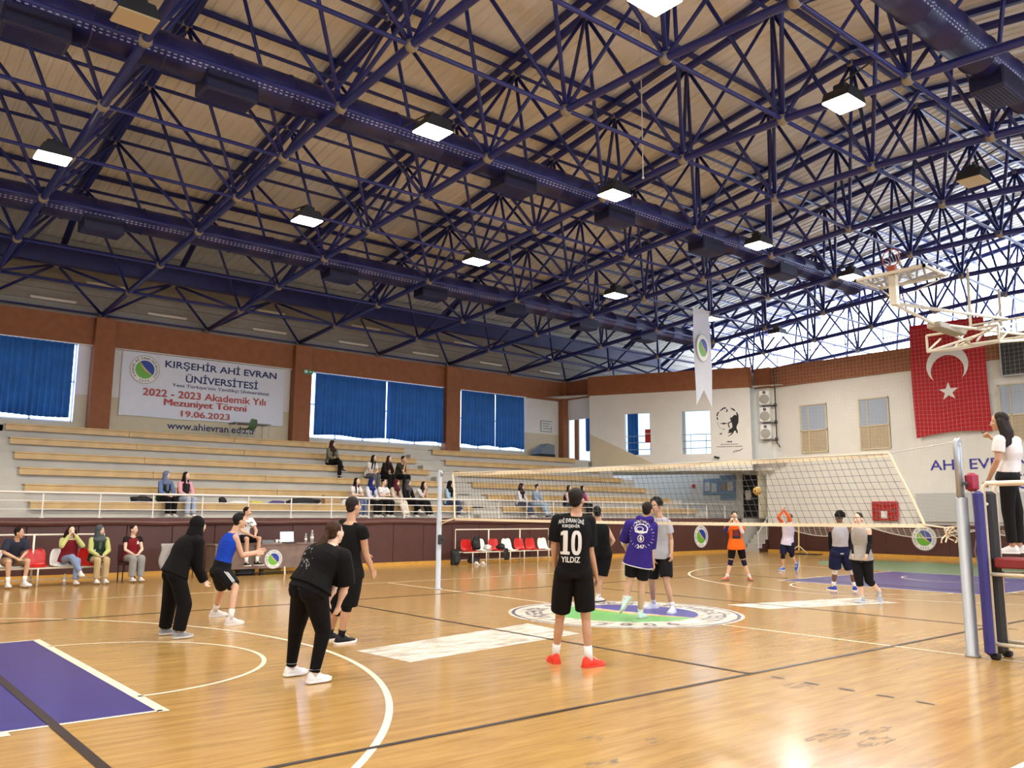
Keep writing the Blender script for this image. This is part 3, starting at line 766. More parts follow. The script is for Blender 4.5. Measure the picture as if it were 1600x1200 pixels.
# portrait mural: a head in black patches, with verse lines and a signature below
P = lambda u, v, d=0.0: PW(6.56 + u, 5.73 + v, .006 + d)
mb = MB()
def blob(pts): mb.prism([((x - 345) / 440 * .95, (520 - y) / 610 * 1.32) for x, y in pts], 0, .003, P)
blob([(125, 400), (128, 360), (150, 315), (178, 300), (182, 318), (160, 345), (150, 390), (138, 402)])
blob([(125, 425), (150, 415), (155, 470), (135, 478)])
blob([(195, 275), (225, 262), (250, 232), (300, 215), (330, 222), (322, 242), (270, 252), (230, 285), (205, 288)])
blob([(330, 245), (352, 262), (362, 290), (340, 320), (322, 318), (336, 290)])
blob([(415, 235), (440, 235), (490, 262), (518, 295), (505, 308), (470, 285), (440, 262)])
blob([(525, 330), (550, 330), (575, 395), (572, 470), (545, 415)])
blob([(385, 465), (405, 460), (410, 420), (425, 425), (425, 450), (450, 420), (490, 380), (545, 395), (575, 430), (570, 545), (545, 590), (525, 640), (535, 690), (552, 720), (545, 770), (525, 765), (510, 715), (480, 710), (455, 760), (410, 800), (350, 825), (352, 812), (395, 790), (430, 745), (400, 755), (340, 752), (345, 742), (370, 730), (365, 690), (400, 665), (425, 660), (445, 630), (438, 560), (425, 530), (375, 560), (380, 610), (398, 640), (380, 655), (365, 630), (352, 575), (360, 540), (410, 515), (415, 480)])
blob([(190, 548), (240, 545), (265, 530), (290, 542), (350, 548), (350, 556), (290, 565), (275, 580), (255, 566), (200, 558)])
blob([(130, 515), (145, 530), (170, 600), (200, 650), (195, 660), (160, 590)])
blob([(250, 685), (278, 655), (285, 662), (260, 692)]); blob([(160, 765), (222, 745), (222, 795), (195, 772)]); blob([(228, 650), (238, 645), (240, 670), (230, 672)])
o = fix(mb.build('wall_portrait_stencil', M_BLACK)); tag(o, 'black stencil portrait of a man painted on the slanted white wall', 'mural')
mb = MB()
def words(y, x0, x1, h):
    x = x0
    while x < x1 - .03:
        w = random.uniform(.03, .09); mb.prism([(x, y), (min(x + w, x1), y + .004), (min(x + w, x1), y + h), (x, y + h)], 0, .002, P); x += w + .025
words(-.93, -.06, .18, .06); words(-1.03, -.32, .44, .03); words(-1.13, -.5, .62, .03)
mb.tube([P(.22, -1.38, .014), P(.3, -1.28, .014), P(.33, -1.36, .014), P(.42, -1.27, .014), P(.46, -1.33, .014), P(.62, -1.22, .014)], .012, 5)
tag(mb.build('mural_caption', M_BLACK), 'thin black verse lines and signature under the stencil portrait', 'lettering')

# loudspeakers stacked on the end wall
def speaker(z, where):
    t = empty('loudspeaker', (22.12, 11.86, z), 0, 'white wall loudspeaker with round grille, %s of the stack beside the mural' % where, 'loudspeaker', 'wall loudspeakers in a stack')
    M = Matrix.Rotation(math.radians(30), 4, 'Z')
    MB().bbox(-.32, -.25, -.34, 0, .25, .34, .05, M).build('cabinet', M_WHPL, t)
    MB().lathe([(.21, 0), (.21, .02), (.19, .03), (.1, .045), (0, .05)], (0, 0, 0), 28, M @ Matrix.Translation((-.315, 0, -.07)) @ Matrix.Rotation(-PI / 2, 4, 'Y')).build('grille', mat('speaker mesh', '#a9a69c', .7), t, True)
    MB().lathe([(.07, 0), (.06, .02), (0, .0)], (0, 0, 0), 16, M @ Matrix.Translation((-.315, 0, .23)) @ Matrix.Rotation(-PI / 2, 4, 'Y')).build('tweeter', M_DARK, t, True)
    MB().box(-.3, -.42, -.37, .0, .1, -.345, M).box(-.1, -.52, -.40, .03, -.38, -.25, M).build('mount', M_DARK, t)
speaker(6.78, 'topmost'); speaker(6.02, 'middle one'); speaker(5.25, 'lowest')
tag(MB().tube([(22.05, 11.27, 8.1), (22.05, 11.27, 4.75), (22.1, 11.15, 4.55)], .03, 8).build('cable_pipe', M_DARK), 'dark vertical cable pipe beside the stacked wall loudspeakers', 'pipe')
t = empty('security_camera', PW(6.04, 4.14, .05), 0, 'small security camera on the slanted wall under the mural', 'camera')
adopt(t, MB().tube([PW(6.04, 4.2, 0), PW(6.04, 4.18, .12)], .02, 6).build('arm', M_WHPL)); adopt(t, MB().tube([PW(5.96, 4.16, .16), PW(6.18, 4.1, .2)], .05, 8).build('body', M_DARK))
# windows in the end wall: glazed above, beige blind below
M_GLASSY = mat('reflective dull pane', '#a9b4c4', .25, spec=.6); M_BLIND = mat('beige blind', '#b7a588', .7, noise=.06)
for i, (y0, y1) in enumerate(((10.22, 8.97), (7.55, 6.29), (2.22, .95))):
    w = empty('window_%d' % (6 + i), (22.3, (y0 + y1) / 2, 4.28), kind='structure')
    adopt(w, MB().box(22.27, y1, 5.2, 22.295, y0, 6.29).build('pane', M_GLASSY)); adopt(w, MB().box(22.27, y1, 4.28, 22.295, y0, 5.2).build('blind', M_BLIND))
    f = MB()
    for a, b in ((y0 - .05, y0), (y1, y1 + .05), (y0 - .4, y0 - .37)): f.box(22.24, a, 4.26, 22.3, b, 6.31)
    f.box(22.24, y1, 4.24, 22.3, y0, 4.29); f.box(22.24, y1, 5.17, 22.3, y0, 5.22); f.box(22.24, y1, 6.27, 22.3, y0, 6.32); adopt(w, f.build('window_frame', M_CREAM))
# flag
t = empty('flag', (22.1, 3.8, 8.9), 0, 'large red flag with white crescent and star hanging on the end wall', 'flag')
FX = lambda u, v: 22.12 + .03 * math.sin(6 * u + 1.5 * v) 
def FP(u, v, d=0.0):     # u across 0..1 left to right, v down 0..1
    return Vector((FX(u, v) - d, 5.2 - 2.75 * u + .05 * math.sin(3 * v), 8.98 - .1 * u - (4.42 - .18 * u - .12 * math.sin(PI * u)) * v))
adopt(t, fix(MB().sheet(16, 24, lambda u, v: FP(u, v), .006, (1, 0, 0)).build('cloth', M_FLAG, None)))
mb = MB(); cu, cv = .5, .395
def fp(x, y, d=.012): return FP(cu + x / 2.75, cv + y / 4.42, d)
n = 40; outer = []; inner = []
a0 = .62
R1, R2, off = .78, .62, .24
for i in range(n + 1):
    a = -PI / 2 + PI * 2 * i / n
ang = [math.radians(d) for d in range(0, 361, 6)]
# crescent opening downwards-left-right symmetric, as it hangs: open side faces down
th0 = math.acos((R1 * R1 + off * off - R2 * R2) / (2 * R1 * off)); th1 = math.acos((R2 * R2 - R1 * R1 - off * off) / (-2 * R2 * off * 1.0)) if False else None
pts_o = [(R1 * math.cos(a), R1 * math.sin(a)) for a in [PI / 2 + th0 + (2 * PI - 2 * th0) * i / n for i in range(n + 1)]]
xi, yi = pts_o[0]; b0 = math.atan2(yi - off, xi)
xe, ye = pts_o[-1]; b1 = math.atan2(ye - off, xe)
while b1 < b0: b1 += 2 * PI
pts_i = [(R2 * math.cos(b), off + R2 * math.sin(b)) for b in [b0 + (b1 - b0) * i / n for i in range(n + 1)]]
vs = [fp(*p) for p in pts_o] + [fp(*p) for p in pts_i]
mb.add(vs, [(i, i + 1, n + 2 + i, n + 1 + i) for i in range(n)]); adopt(t, mb.build('crescent', M_WHPL))
mb = MB(); st = [(r * math.sin(2 * PI * i / 10), -r * math.cos(2 * PI * i / 10)) for i in range(10) for r in [(.38 if i % 2 == 0 else .15)]]
mb.add([fp(x, y + 1.08) for x, y in st] + [fp(0, 1.08)], [(i, (i + 1) % 10, 10) for i in range(10)]); adopt(t, mb.build('star', M_WHPL))
# scoreboard, wall letters, hose cabinet, grey panel
t = empty('scoreboard', (22.2, .6, 7.2), 0, 'black scoreboard panel high on the end wall, right of the red flag', 'scoreboard')
adopt(t, MB().bbox(22.0, -.9, 6.6, 22.15, 1.92, 7.9, .02).build('panel', M_DARK)); adopt(t, MB().box(21.98, -.95, 6.55, 22.18, -.9, 7.95).box(21.98, 1.92, 6.55, 22.18, 1.97, 7.95).box(21.98, -.9, 7.9, 22.18, 1.92, 7.95).box(21.98, -.9, 6.55, 22.18, 1.92, 6.6).build('rim', M_SILVER))
M_WTXT = mat('violet wall lettering', '#3a2f96', .6)
mb = MB(); put_text(mb, 'AH\u0130 EVRAN', T2(Pyz(3.12, 3.57, 22.29), 0), 3.45, .52, .012)
tag(mb.build('lettering_on_wall', M_WTXT), 'large violet university name lettering on the end wall under the flag', 'lettering')
mb = MB(); put_text(mb, '\u00dcN\u0130VERS\u0130TES\u0130', T2(Pyz(-.15, 2.85, 22.29), 0), 4.0, .56, .012)
tag(mb.build('lettering_on_wall', M_WTXT), 'second line of violet wall lettering, behind the umpire and mostly out of view', 'lettering')
t = empty('hose_cabinet', (22.3, 6.66, 1.41), 0, 'red fire hose cabinet with a white notice on the end wall', 'cabinet')
adopt(t, MB().bbox(22.15, 6.15, 1.41, 22.295, 7.18, 2.16, .015).build('box', M_REDPL)); adopt(t, MB().box(22.14, 6.2, 1.45, 22.152, 7.13, 2.12).build('door', mat('darker red door', '#a31f1b', .35)))
adopt(t, MB().box(22.132, 6.55, 1.5, 22.142, 6.8, 1.78).build('notice', M_WHPL))
adopt(t, MB().box(22.13, 6.2, 1.75, 22.142, 6.24, 1.85).build('latch', M_DARK))
tag(MB().bbox(22.2, 1.5, 1.38, 22.3, 5.42, 2.46, .01).build('wall_panel', mat('light grey panel', '#bfc0be', .6)), 'light grey flat panel on the end wall over the maroon padding', 'panel')
for (P, lab) in ((Pxz(18.6, .70, 12.865), 'round white university badge on the maroon wall, left of the person in orange'), (Pxz(14.1, .73, 12.865), 'round white university badge on the maroon wall behind the purple shirt'), (Pyz(5.2, .77, 22.185), 'round white university badge on the maroon padding of the end wall')):
    t = empty('wall_badge', P(0, 0, 0), 0, lab, 'badge', 'round badges on the maroon walls')
    for o in emblem(P, .47, .003): adopt(t, o)
# posters and door in the entry recess
t = empty('notice_board', (23.6, 15.0, 2.9), 0, 'blue notice board with white sheets on the wall left of the dark door', 'notice board')
M_BLUEB = mat('blue board', '#7f9dbb', .6)
adopt(t, MB().bbox(23.55, 15.5, 2.55, 23.595, 16.5, 3.35, .01).bbox(23.54, 14.6, 2.3, 23.595, 15.5, 3.5, .01).build('board', M_BLUEB))
for y, z_, m in ((15.7, 2.7, M_WHPL), (16.1, 2.75, M_WHPL), (14.75, 2.75, M_WHPL)): adopt(t, MB().box(23.535, y, z_, 23.545, y + .3, z_ + .42).build('paper', m))
adopt(t, MB().box(23.53, 15.15, 2.8, 23.545, 15.35, 3.1).build('yellow_paper', M_YEL))
tag(MB().bbox(23.55, 17.0, 2.9, 23.6, 17.2, 3.1, .01).build('alarm_sign', M_REDPL), 'small red square sign on the entry wall left of the notice board', 'sign')
d_ = empty('door_1', (23.58, 13.7, 1.45), kind='structure')
adopt(d_, MB().box(23.56, 13.1, 1.45, 23.6, 14.1, 3.45).build('door_leaf', mat('dark doorway', '#26221f', .7))); adopt(d_, MB().box(23.54, 13.75, 2.3, 23.565, 14.05, 2.75).build('door_notice', M_WHPL)); adopt(d_, MB().box(23.5, 13.05, 1.45, 23.6, 13.1, 3.5).box(23.5, 14.1, 1.45, 23.6, 14.15, 3.5).build('door_frame', M_DARK))
# stairs from the stand down to the floor, beside the end wall
t = empty('stairs', (21.7, 12.5, 0), 0, 'short grey concrete stairs from the floor up to the stand beside the end wall', 'stairs')
mb = MB(); sd = MB(); NS = 8
for i in range(NS):
    x0 = 21.62 + i * .24; h = 1.45 * (i + 1) / NS; mb.box(x0, 12.12, 0 if i == 0 else h - .19, 23.55, 12.87, h); sd.box(x0 + .02, 12.08, 0, x0 + .26, 12.12, h - .015)
adopt(t, mb.build('steps', M_CONC)); adopt(t, sd.build('side_panel', M_MAROON))
adopt(t, MB().tube([(21.6, 12.15, .75), (23.3, 12.15, 2.3)], .025, 8).build('handrail', M_RAIL, None, True))
for x, z_ in ((21.65, 0), (22.3, .55), (23.0, 1.1)): adopt(t, MB().tube([(x, 12.15, z_), (x, 12.15, .8 + (x - 21.6) * .912)], .018, 6).build('baluster', M_RAIL))
# corridor railing and red sign seen through the wall windows
t = empty('corridor_railing', PW(2, 4.3, -.5), 0, 'thin grey railing inside the corridor windows of the slanted wall', 'railing')
mb = MB()
for z_ in (5.25, 4.95, 4.62): mb.tube([PW(1.0, z_, -.45), PW(6.6, z_, -.45)], .018, 6)
adopt(t, mb.build('rails', M_SILVER))
for s in (1.2, 2.9, 4.8, 5.5): adopt(t, MB().tube([PW(s, 4.05, -.45), PW(s, 5.25, -.45)], .014, 6).build('post', M_SILVER))
t = empty('red_sign', PW(2.9, 5.0, -.4), 0, 'red sign with white lines on the corridor railing in the left wall window', 'sign')
adopt(t, fix(slab_s(MB(), 2.66, 2.95, 4.93, 5.56, -.42, -.38).build('board', M_REDPL))); adopt(t, fix(slab_s(MB(), 2.67, 2.94, 5.33, 5.38, -.385, -.372).build('white_line', M_WHPL)))

# ---- hanging pennant
t = empty('hanging_pennant', (14.1, 9.05, 9.05), 0, 'long white swallow-tailed pennant with round emblem hanging from the roof', 'pennant')
def PP(u, v): 
    z0 = 5.48 + (.6 * (1 - abs(2 * u - 1)) if True else 0)
    zz = 9.06 + (z0 - 9.06) * v
    return Vector((13.6 + .96 * u, 9.05 + .03 * math.sin(5 * v + 2 * u), zz))
adopt(t, fix(MB().sheet(16, 24, PP, .006).build('cloth', mat('white pennant cloth', '#d9dbe2', .7))))
for o in emblem(lambda u, v, d=0.0: Vector((14.05 + u * .86, 9.005 - d, 7.62 + v * 1.2)), .44, .003, writing=False): adopt(t, o)
adopt(t, MB().tube([(13.55, 9.06, 9.06), (14.62, 9.06, 9.06)], .02, 8).tube([(13.65, 9.06, 9.06), (13.65, 9.14, 9.0)], .008, 5).tube([(14.5, 9.06, 9.06), (14.5, 9.14, 9.0)], .008, 5).build('pole', M_RAIL))

# ---- safety net hung before the end wall
M_CORD = mat('white netting cord', '#d8d2c4', .8)
def cordnet(mb, nu, nv, P, r=.006, seg=1):
    for i in range(nu + 1):
        pts = [P(i / nu, j / (nv if seg > 1 else 1)) for j in range((nv if seg > 1 else 1) + 1)]; mb.tube(pts, r, 3, False)
    for j in range(nv + 1):
        pts = [P(i / (nu if seg > 1 else 1), j / nv) for i in range((nu if seg > 1 else 1) + 1)]; mb.tube(pts, r, 3, False)
def SN(u, v): return Vector((21.75 + .05 * math.sin(9 * u), 11.2 - 19 * u, 8.7 - 7.6 * v + (.16 * abs(math.sin(PI * u * 8)) * v)))
mb = MB(); nu, nv = 126, 50
for i in range(nu + 1): mb.tube([SN(i / nu, j / 6) for j in range(7)], .002, 3, False)
for j in range(nv + 1): mb.tube([SN(i / 63, j / nv) for i in range(64)], .002, 3, False)
t = empty('safety_net', (21.75, 2, 8.7), 0, 'fine white protective net hanging in front of the end wall and flag', 'net')
adopt(t, mb.build('netting', M_CORD))
mb = MB()
for q in range(5):       # the slack hem bunched in low swags
    pts = [(21.7, 11.0 - 4 * q - 4 * i / 16, 1.12 - (.36 - .03 * q) * math.sin(PI * i / 16)) for i in range(17)]; mb.tube(pts, .02, 6)
    for k in range(1, 5): mb.tube([(21.72, p[1], p[2] + (1.15 - p[2]) * k / 5) for p in pts], .006, 3)
    for i in range(1, 16): mb.tube([(21.72, pts[i][1], 1.14), (21.72, pts[i][1] - .1, pts[i][2])], .006, 3)
adopt(t, mb.build('slack_hem', M_CORD))
# ================================================================= volleyball gear
t = empty('net_post', (0, 5.42, 0), 0, 'slim pale grey net post at the far side before the stand', 'net post', 'volleyball net posts')
MB().lathe([(.09, 0), (.09, .02), (.056, .03), (.056, 1.6), (.046, 1.62), (.046, 2.5), (.03, 2.53), (0, 2.54)], n=16).build('pole', M_STEELW, t, True)
MB().lathe([(.02, -.02), (.06, -.02), (.06, .02), (.02, .02)], (0, -.04, 2.46), 14, Matrix.Rotation(PI / 2, 4, 'Y')).build('pulley', M_SILVER, t, True)
MB().box(-.06, -.09, .95, .06, -.05, 1.15).tube([(0, -.09, 1.05), (0, -.16, 1.05), (0.1, -.16, 1.05)], .01, 6).build('winch', M_DARK, t)
t = empty('net_post', (-.03, -5.46, 0), 0, 'thick silver net post beside the umpire stand, with a red padded winch', 'net post', 'volleyball net posts')
MB().lathe([(.085, 0), (.085, .02), (.068, .03), (.068, 1.82), (.06, 1.83)], n=20).build('lower_pole', M_SILVER, t, True)
MB().lathe([(.036, 1.8), (.036, 2.5), (.02, 2.52), (0, 2.525)], (-.03, 0, 0), 16).build('upper_pole', M_SILVER, t, True)
MB().lathe([(.028, 1.8), (.028, 2.48), (0, 2.49)], (.035, 0, 0), 12).build('cable_tube', M_STEELW, t, True)
MB().lathe([(.02, -.02), (.055, -.025), (.045, 0), (.055, .025), (.02, .02)], (.02, 0, 2.49), 18, Matrix.Rotation(PI / 2, 4, 'X')).build('pulley', M_SILVER, t, True)
MB().bbox(.03, -.16, 1.9, .16, -.03, 2.12, .03).build('winch_pad', mat('crimson pad', '#9c1f3f', .45), t)
MB().tube([(.02, -.06, 2.0), (-.07, -.1, 1.97)], .022, 8).build('winch_lever', M_DARK, t)
MB().tube([(.1, -.08, 1.9), (.12, -.09, 1.6), (.14, -.08, 1.35), (.12, -.06, 1.2), (.14, -.08, 1.0), (.12, -.09, .85)], .007, 5).tube([(.12, -.09, 1.55), (.17, -.09, 1.45), (.13, -.08, 1.3), (.17, -.1, 1.15), (.14, -.08, .95)], .006, 5).build('loose_cable', M_STEELW, t)
# the net
t = empty('volleyball_net', (0, 0, 1.46), 0, 'volleyball net stretched across the court with white top and bottom bands', 'volleyball net')
def NZ(u, top): 
    sag = .035 * math.sin(PI * u)
    return (2.445 - .05 * u - sag) if top else (1.5 - .02 * math.sin(PI * u) - .0 * u)
def NY(u, v): return (4.95 * (1 - v) + 4.82 * v) * (1 - u) + (-4.61 * (1 - v) - 5.0 * v) * u
def NP(u, v): return Vector((.02 * math.sin(11 * u) * v + .015 * math.sin(23 * u + 5 * v), NY(u, v), NZ(u, True) * (1 - v) + NZ(u, False) * v))
M_NETC = mat('dark net cord', '#4a4c50', .8); M_TAPE = mat('cream net tape', '#e9dcc2', .6)
mb = MB(); nu, nv = 92, 10
for i in range(nu + 1): mb.tube([NP(i / nu, j / 3) for j in range(4)], .0031, 3, False)
for j in range(1, nv): mb.tube([NP(i / 46, j / nv) for i in range(47)], .0031, 3, False)
adopt(t, mb.build('netting', M_NETC))
def tape(v0, v1, name):
    mb = MB(); mb.sheet(40, 1, lambda u, v: NP(u, v0 + (v1 - v0) * v), .008, (1, 0, 0)); adopt(t, fix(mb.build(name, M_TAPE)))
tape(-.035, .045, 'top_tape'); tape(.985, 1.04, 'bottom_tape')
for u in (0, 1): adopt(t, MB().tube([NP(u, j / 6) for j in range(7)], .018, 6).build('side_tape', M_TAPE))
adopt(t, MB().tube([(0, 5.4, 2.47), NP(0, 0), NP(1, 0), (0, -5.44, 2.5)], .006, 5).build('top_cable', M_SILVER))
adopt(t, MB().tube([NP(1, 1), (0, -5.25, 1.47), (0, -5.5, 1.5)], .010, 5).tube([NP(0, 1), (0, 5.2, 1.42), (0, 5.42, 1.35)], .012, 5).tube([NP(0, 1), (0, 5.15, 1.46), (0, 5.42, 1.45)], .012, 5).build('corner_ropes', M_TAPE))
kn = MB(); random.seed(3)
for k in range(6): 
    y = -5.25 - .03 * k; kn.tube([(random.uniform(-.05, .05), y + random.uniform(-.06, .06), 1.47 - .06 * i + random.uniform(-.03, .03)) for i in range(4)], .009, 5)
adopt(t, kn.build('knotted_rope_end', M_TAPE))
# ball in flight
o = MB().ball((0, 0, 0), .105, 20, 14).build('volleyball', None or mat('yellow ball panel', '#c39a3e', .45), None, True)
def ballmat():
    m = bpy.data.materials.new('volleyball leather'); m.use_nodes = True; nt = m.node_tree; b = nt.nodes['Principled BSDF']; b.inputs['Roughness'].default_value = .5
    tc = nt.nodes.new('ShaderNodeTexCoord'); w = nt.nodes.new('ShaderNodeTexWave'); w.inputs['Scale'].default_value = 2.2; w.inputs['Distortion'].default_value = 1.5; nt.links.new(tc.outputs['Object'], w.inputs['Vector'])
    mp = nt.nodes.new('ShaderNodeMapping'); mp.inputs['Scale'].default_value = (4, 4, 4); nt.links.new(tc.outputs['Object'], mp.inputs['Vector']); nt.links.new(mp.outputs['Vector'], w.inputs['Vector'])
    r = nt.nodes.new('ShaderNodeValToRGB'); r.color_ramp.interpolation = 'CONSTANT'; r.color_ramp.elements[0].color = lin('#5a4420'); r.color_ramp.elements[1].color = lin('#d0a548'); r.color_ramp.elements[1].position = .4
    nt.links.new(w.outputs['Fac'], r.inputs['Fac']); nt.links.new(r.outputs['Color'], b.inputs['Base Color']); return m
o.data.materials[0] = ballmat(); o.location = (7.7, 2.62, 2.20); tag(o, 'yellow and brown volleyball in the air behind the net', 'ball')
# umpire stand
t = empty('umpire_stand', (.04, -6.01, 0), 0, 'umpire stand with blue and black padding, white tubes and a red platform', 'umpire stand')
M_PADB = mat('navy pad', '#2b2770', .5, bump=.1, bscale=8); M_PADK = mat('black pad', '#0c0a0b', .6)
L_ = lambda x, y, z_: (x - .05, y + 6.0, z_)
def pb(mb, a, b, c, d, e, f, q=.02): p = L_(a, b, c); r_ = L_(d, e, f); return mb.bbox(p[0], p[1], p[2], r_[0], r_[1], r_[2], q)
pb(MB(), -.15, -5.72, .05, -.04, -5.62, 1.9, .03).build('blue_pad', M_PADB, t)
pb(MB(), .05, -5.74, .05, .27, -5.64, 1.9, .03).build('black_pad', M_PADK, t)
def tb(pts, r, nm): return MB().tube([L_(*p) for p in pts], r, 8).build(nm, M_WTUBE, t, True)
for x in (-.02, .31):
    tb([(x, -5.7, .02), (x, -5.7, 1.95), (x, -5.74, 1.99), (x, -7.4, 2.0), (x, -7.42, 1.9), (x, -7.42, .02)], .026, 'side_frame')
    tb([(x, -5.7, .95), (x, -7.42, .95)], .022, 'side_rail'); tb([(x, -5.7, .17), (x, -7.42, .17)], .022, 'side_rail')
tb([(-.02, -5.7, 1.75), (.31, -5.7, 1.75)], .02, 'cross_rail'); tb([(-.02, -5.7, .17), (.31, -5.7, .17)], .02, 'cross_rail'); tb([(-.02, -7.42, .95), (.31, -7.42, .95)], .02, 'cross_rail')
pb(MB(), -.04, -7.4, 1.02, .34, -5.76, 1.14, .02).build('red_platform', mat('dark red board', '#7e1f22', .5), t)
for x in (-.02, .31):
    for y in (-5.7, -7.42): p = L_(x, y, 0); MB().bbox(p[0] - .045, p[1] - .05, 0, p[0] + .045, p[1] + .05, .07, .015).build('foot', M_PADK, t)

# ---- folded basketball backstop under the roof
t = empty('basketball_backstop', (16.9, .1, 9.3), 0, 'white basketball backstop folded up under the roof, hoop and glass board overhead', 'basketball hoop')
M_GLASSB = mat('clear board glass', '#cfd6d2', .08, alpha=.45, spec=.6)
def ad(mb, nm, m, sm=False): o = mb.build(nm, m, None, sm); adopt(t, o); return o
yc = -.1
def W3(x, y, z_): return Vector((x, y, z_))
SL = .03
ad(MB().box(9.66, -.97, 7.585, 10.86, .73, 7.605), 'glass_board', M_GLASSB)
fr = MB()
for a, b in (((9.64, -.99), (9.64, .75)), ((10.88, -.99), (10.88, .75)), ((9.64, -.99), (10.88, -.99)), ((9.64, .75), (10.88, .75))): fr.box(min(a[0], b[0]) - .03, min(a[1], b[1]) - .03, 7.56, max(a[0], b[0]) + .03, max(a[1], b[1]) + .03, 7.63)
ad(fr, 'board_frame', M_WTUBE)
ad(MB().box(9.9, -.42, 7.61, 9.95, .18, 7.615).box(10.35, -.42, 7.61, 10.4, .18, 7.615).box(9.9, -.42, 7.61, 10.4, -.37, 7.615).box(9.9, .13, 7.61, 10.4, .18, 7.615), 'target_square', M_WHPL)
rim = MB().tube([(9.86 , yc + .225 * math.cos(a), 8.04 + .225 * math.sin(a)) for a in [2 * PI * i / 24 for i in range(24)]], .014, 6, closed=True).box(9.8, yc - .1, 7.62, 9.92, yc + .1, 7.83)
ad(rim, 'rim', mat('orange rim', '#b4502e', .4))
nt_ = MB()
for i in range(12):
    a = 2 * PI * i / 12
    nt_.tube([(9.86 + .0, yc + .22 * math.cos(a), 8.04 + .22 * math.sin(a)), (10.02, yc + .15 * math.cos(a + .25), 7.96 + .15 * math.sin(a + .25)), (10.2, yc + .13 * math.cos(a), 7.8 + .1 * math.sin(a))], .008, 4)
ad(nt_, 'hoop_net', M_CORD)
ad(MB().box(9.82, yc - .09, 6.82, 9.98, yc + .09, 7.58), 'support_neck', M_WTUBE)
bm_ = MB().tube([(9.85, yc, 6.86), (16.8, yc - .1, 7.5)], .05, 8); 
ad(bm_, 'boom_tube', M_WTUBE, True)
ad(MB().tube([(9.9, yc, 6.84), (12.0, yc, 6.66), (15.8, .55, 6.75)], .045, 8).tube([(9.9, yc, 6.84), (12.0, yc, 6.66), (15.8, -1.0, 6.75)], .045, 8), 'lower_boom', M_WTUBE, True)
ad(MB().tube([(10.9, .7, 7.56), (9.95, yc, 6.95)], .018, 6).tube([(10.9, -.95, 7.56), (9.95, yc, 6.95)], .018, 6), 'board_brace', M_WTUBE)
for s in (-1, 1):
    ad(MB().tube([(16.8, yc + s * .95, 7.45), (16.9, yc + s * .95, 9.35)], .045, 8), 'hanger_tube', M_WTUBE)
    ad(MB().tube([(13.7, yc + s * .95, 6.25), (13.7, yc + s * .95, 6.72)], .035, 8), 'frame_upright', M_WTUBE)
    ad(MB().tube([(13.7, yc + s * .95, 6.25), (15.5, yc + s * .95, 6.55), (19.2, yc + s * .95, 7.3)], .04, 8), 'frame_rail', M_WTUBE)
    ad(MB().tube([(13.7, yc + s * .95, 6.27), (14.6, yc + s * .95, 6.75)], .03, 8), 'frame_brace', M_WTUBE); ad(MB().tube([(15.5, yc + s * .95, 6.6), (16.8, yc + s * .95, 7.5)], .03, 8), 'frame_brace', M_WTUBE)
    ad(MB().tube([(19.2, yc + s * .95, 7.3), (19.3, yc + s * .95, 9.1)], .045, 8), 'rear_hanger', M_WTUBE)
    ad(MB().tube([(17.2, yc + s * .95, 7.05), (19.3, yc + s * .95, 8.4)], .035, 8), 'rear_brace', M_WTUBE)
for p, q in (((13.7, .85, 6.72), (13.7, -1.05, 6.72)), ((13.7, .85, 6.25), (13.7, -1.05, 6.25)), ((16.8, .85, 7.48), (16.8, -1.05, 7.48)), ((15.8, .85, 6.7), (15.8, -1.05, 6.7)), ((19.2, .85, 7.3), (19.2, -1.05, 7.3)), ((13.7, .85, 6.25), (16.8, -1.05, 7.48)), ((13.7, -1.05, 6.72), (15.8, .85, 6.7))): ad(MB().tube([p, q], .035, 8), 'cross_tube', M_WTUBE)
ad(MB().bbox(12.0, yc - .18, 6.55, 13.6, yc + .18, 6.72, .02), 'lift_box', mat('grey lift box', '#b5ad98', .5))

# ---- free-standing post by the end wall
t = empty('tripod_post', (21.5, 10.1, 0), 0, 'pale yellow post on a three-legged foot before the end wall', 'post stand')
M_PY = mat('pale yellow paint', '#d8c486', .5)
MB().tube([(0, 0, .15), (0.1, 0, 1.5)], .03, 8).build('post', M_PY, t); 
for a in (0.4, 2.5, 4.6): MB().tube([(0, 0, .35), (.45 * math.cos(a), .45 * math.sin(a), .02)], .022, 6).build('leg', M_PY, t)
MB().bbox(-.3, -.9, 0, .3, .2, .03, .01).build('base_plate', M_DARK, t)

# ================================================================= scorer's desk and benches
t = empty('scorers_desk', (-.77, 11.4, 0), 0, 'long brown-grey wooden desk with a round badge on its front, before the maroon wall', 'desk')
M_DESK = mat('desk veneer', '#77645a', .45, noise=.18, scale=5); 
MB().bbox(-1.85, 0, .76, 1.95, .7, .80, .008).build('desk_top', M_DESK, t); MB().box(-1.82, .02, .17, 1.92, .05, .76).build('front_panel', M_DESK, t)
MB().box(-1.82, .05, .1, -1.79, .65, .76).build('end_panel', M_DESK, t); MB().box(1.89, .05, .1, 1.92, .65, .76).build('end_panel', M_DESK, t)
for x in (-1.8, -.55, .7, 1.9):
    for y in (.1, .6): MB().tube([(x, y, 0), (x, y, .76)], .022, 6).build('leg', M_DARK, t)
MB().tube([(-1.8, .1, .06), (1.9, .1, .06)], .015, 6).build('foot_rail', M_DARK, t)
MB().tube([(.02, -.05, 0), (.02, -.02, .2)], .02, 6).build('front_leg', M_WTUBE, t)
for o in emblem(lambda u, v, d=0.0: Vector((-.28 + u, .018 - d, .40 + v)), .245, .002): o.parent = t
M_CARTON = mat('yellow carton', '#a98a2e', .7)
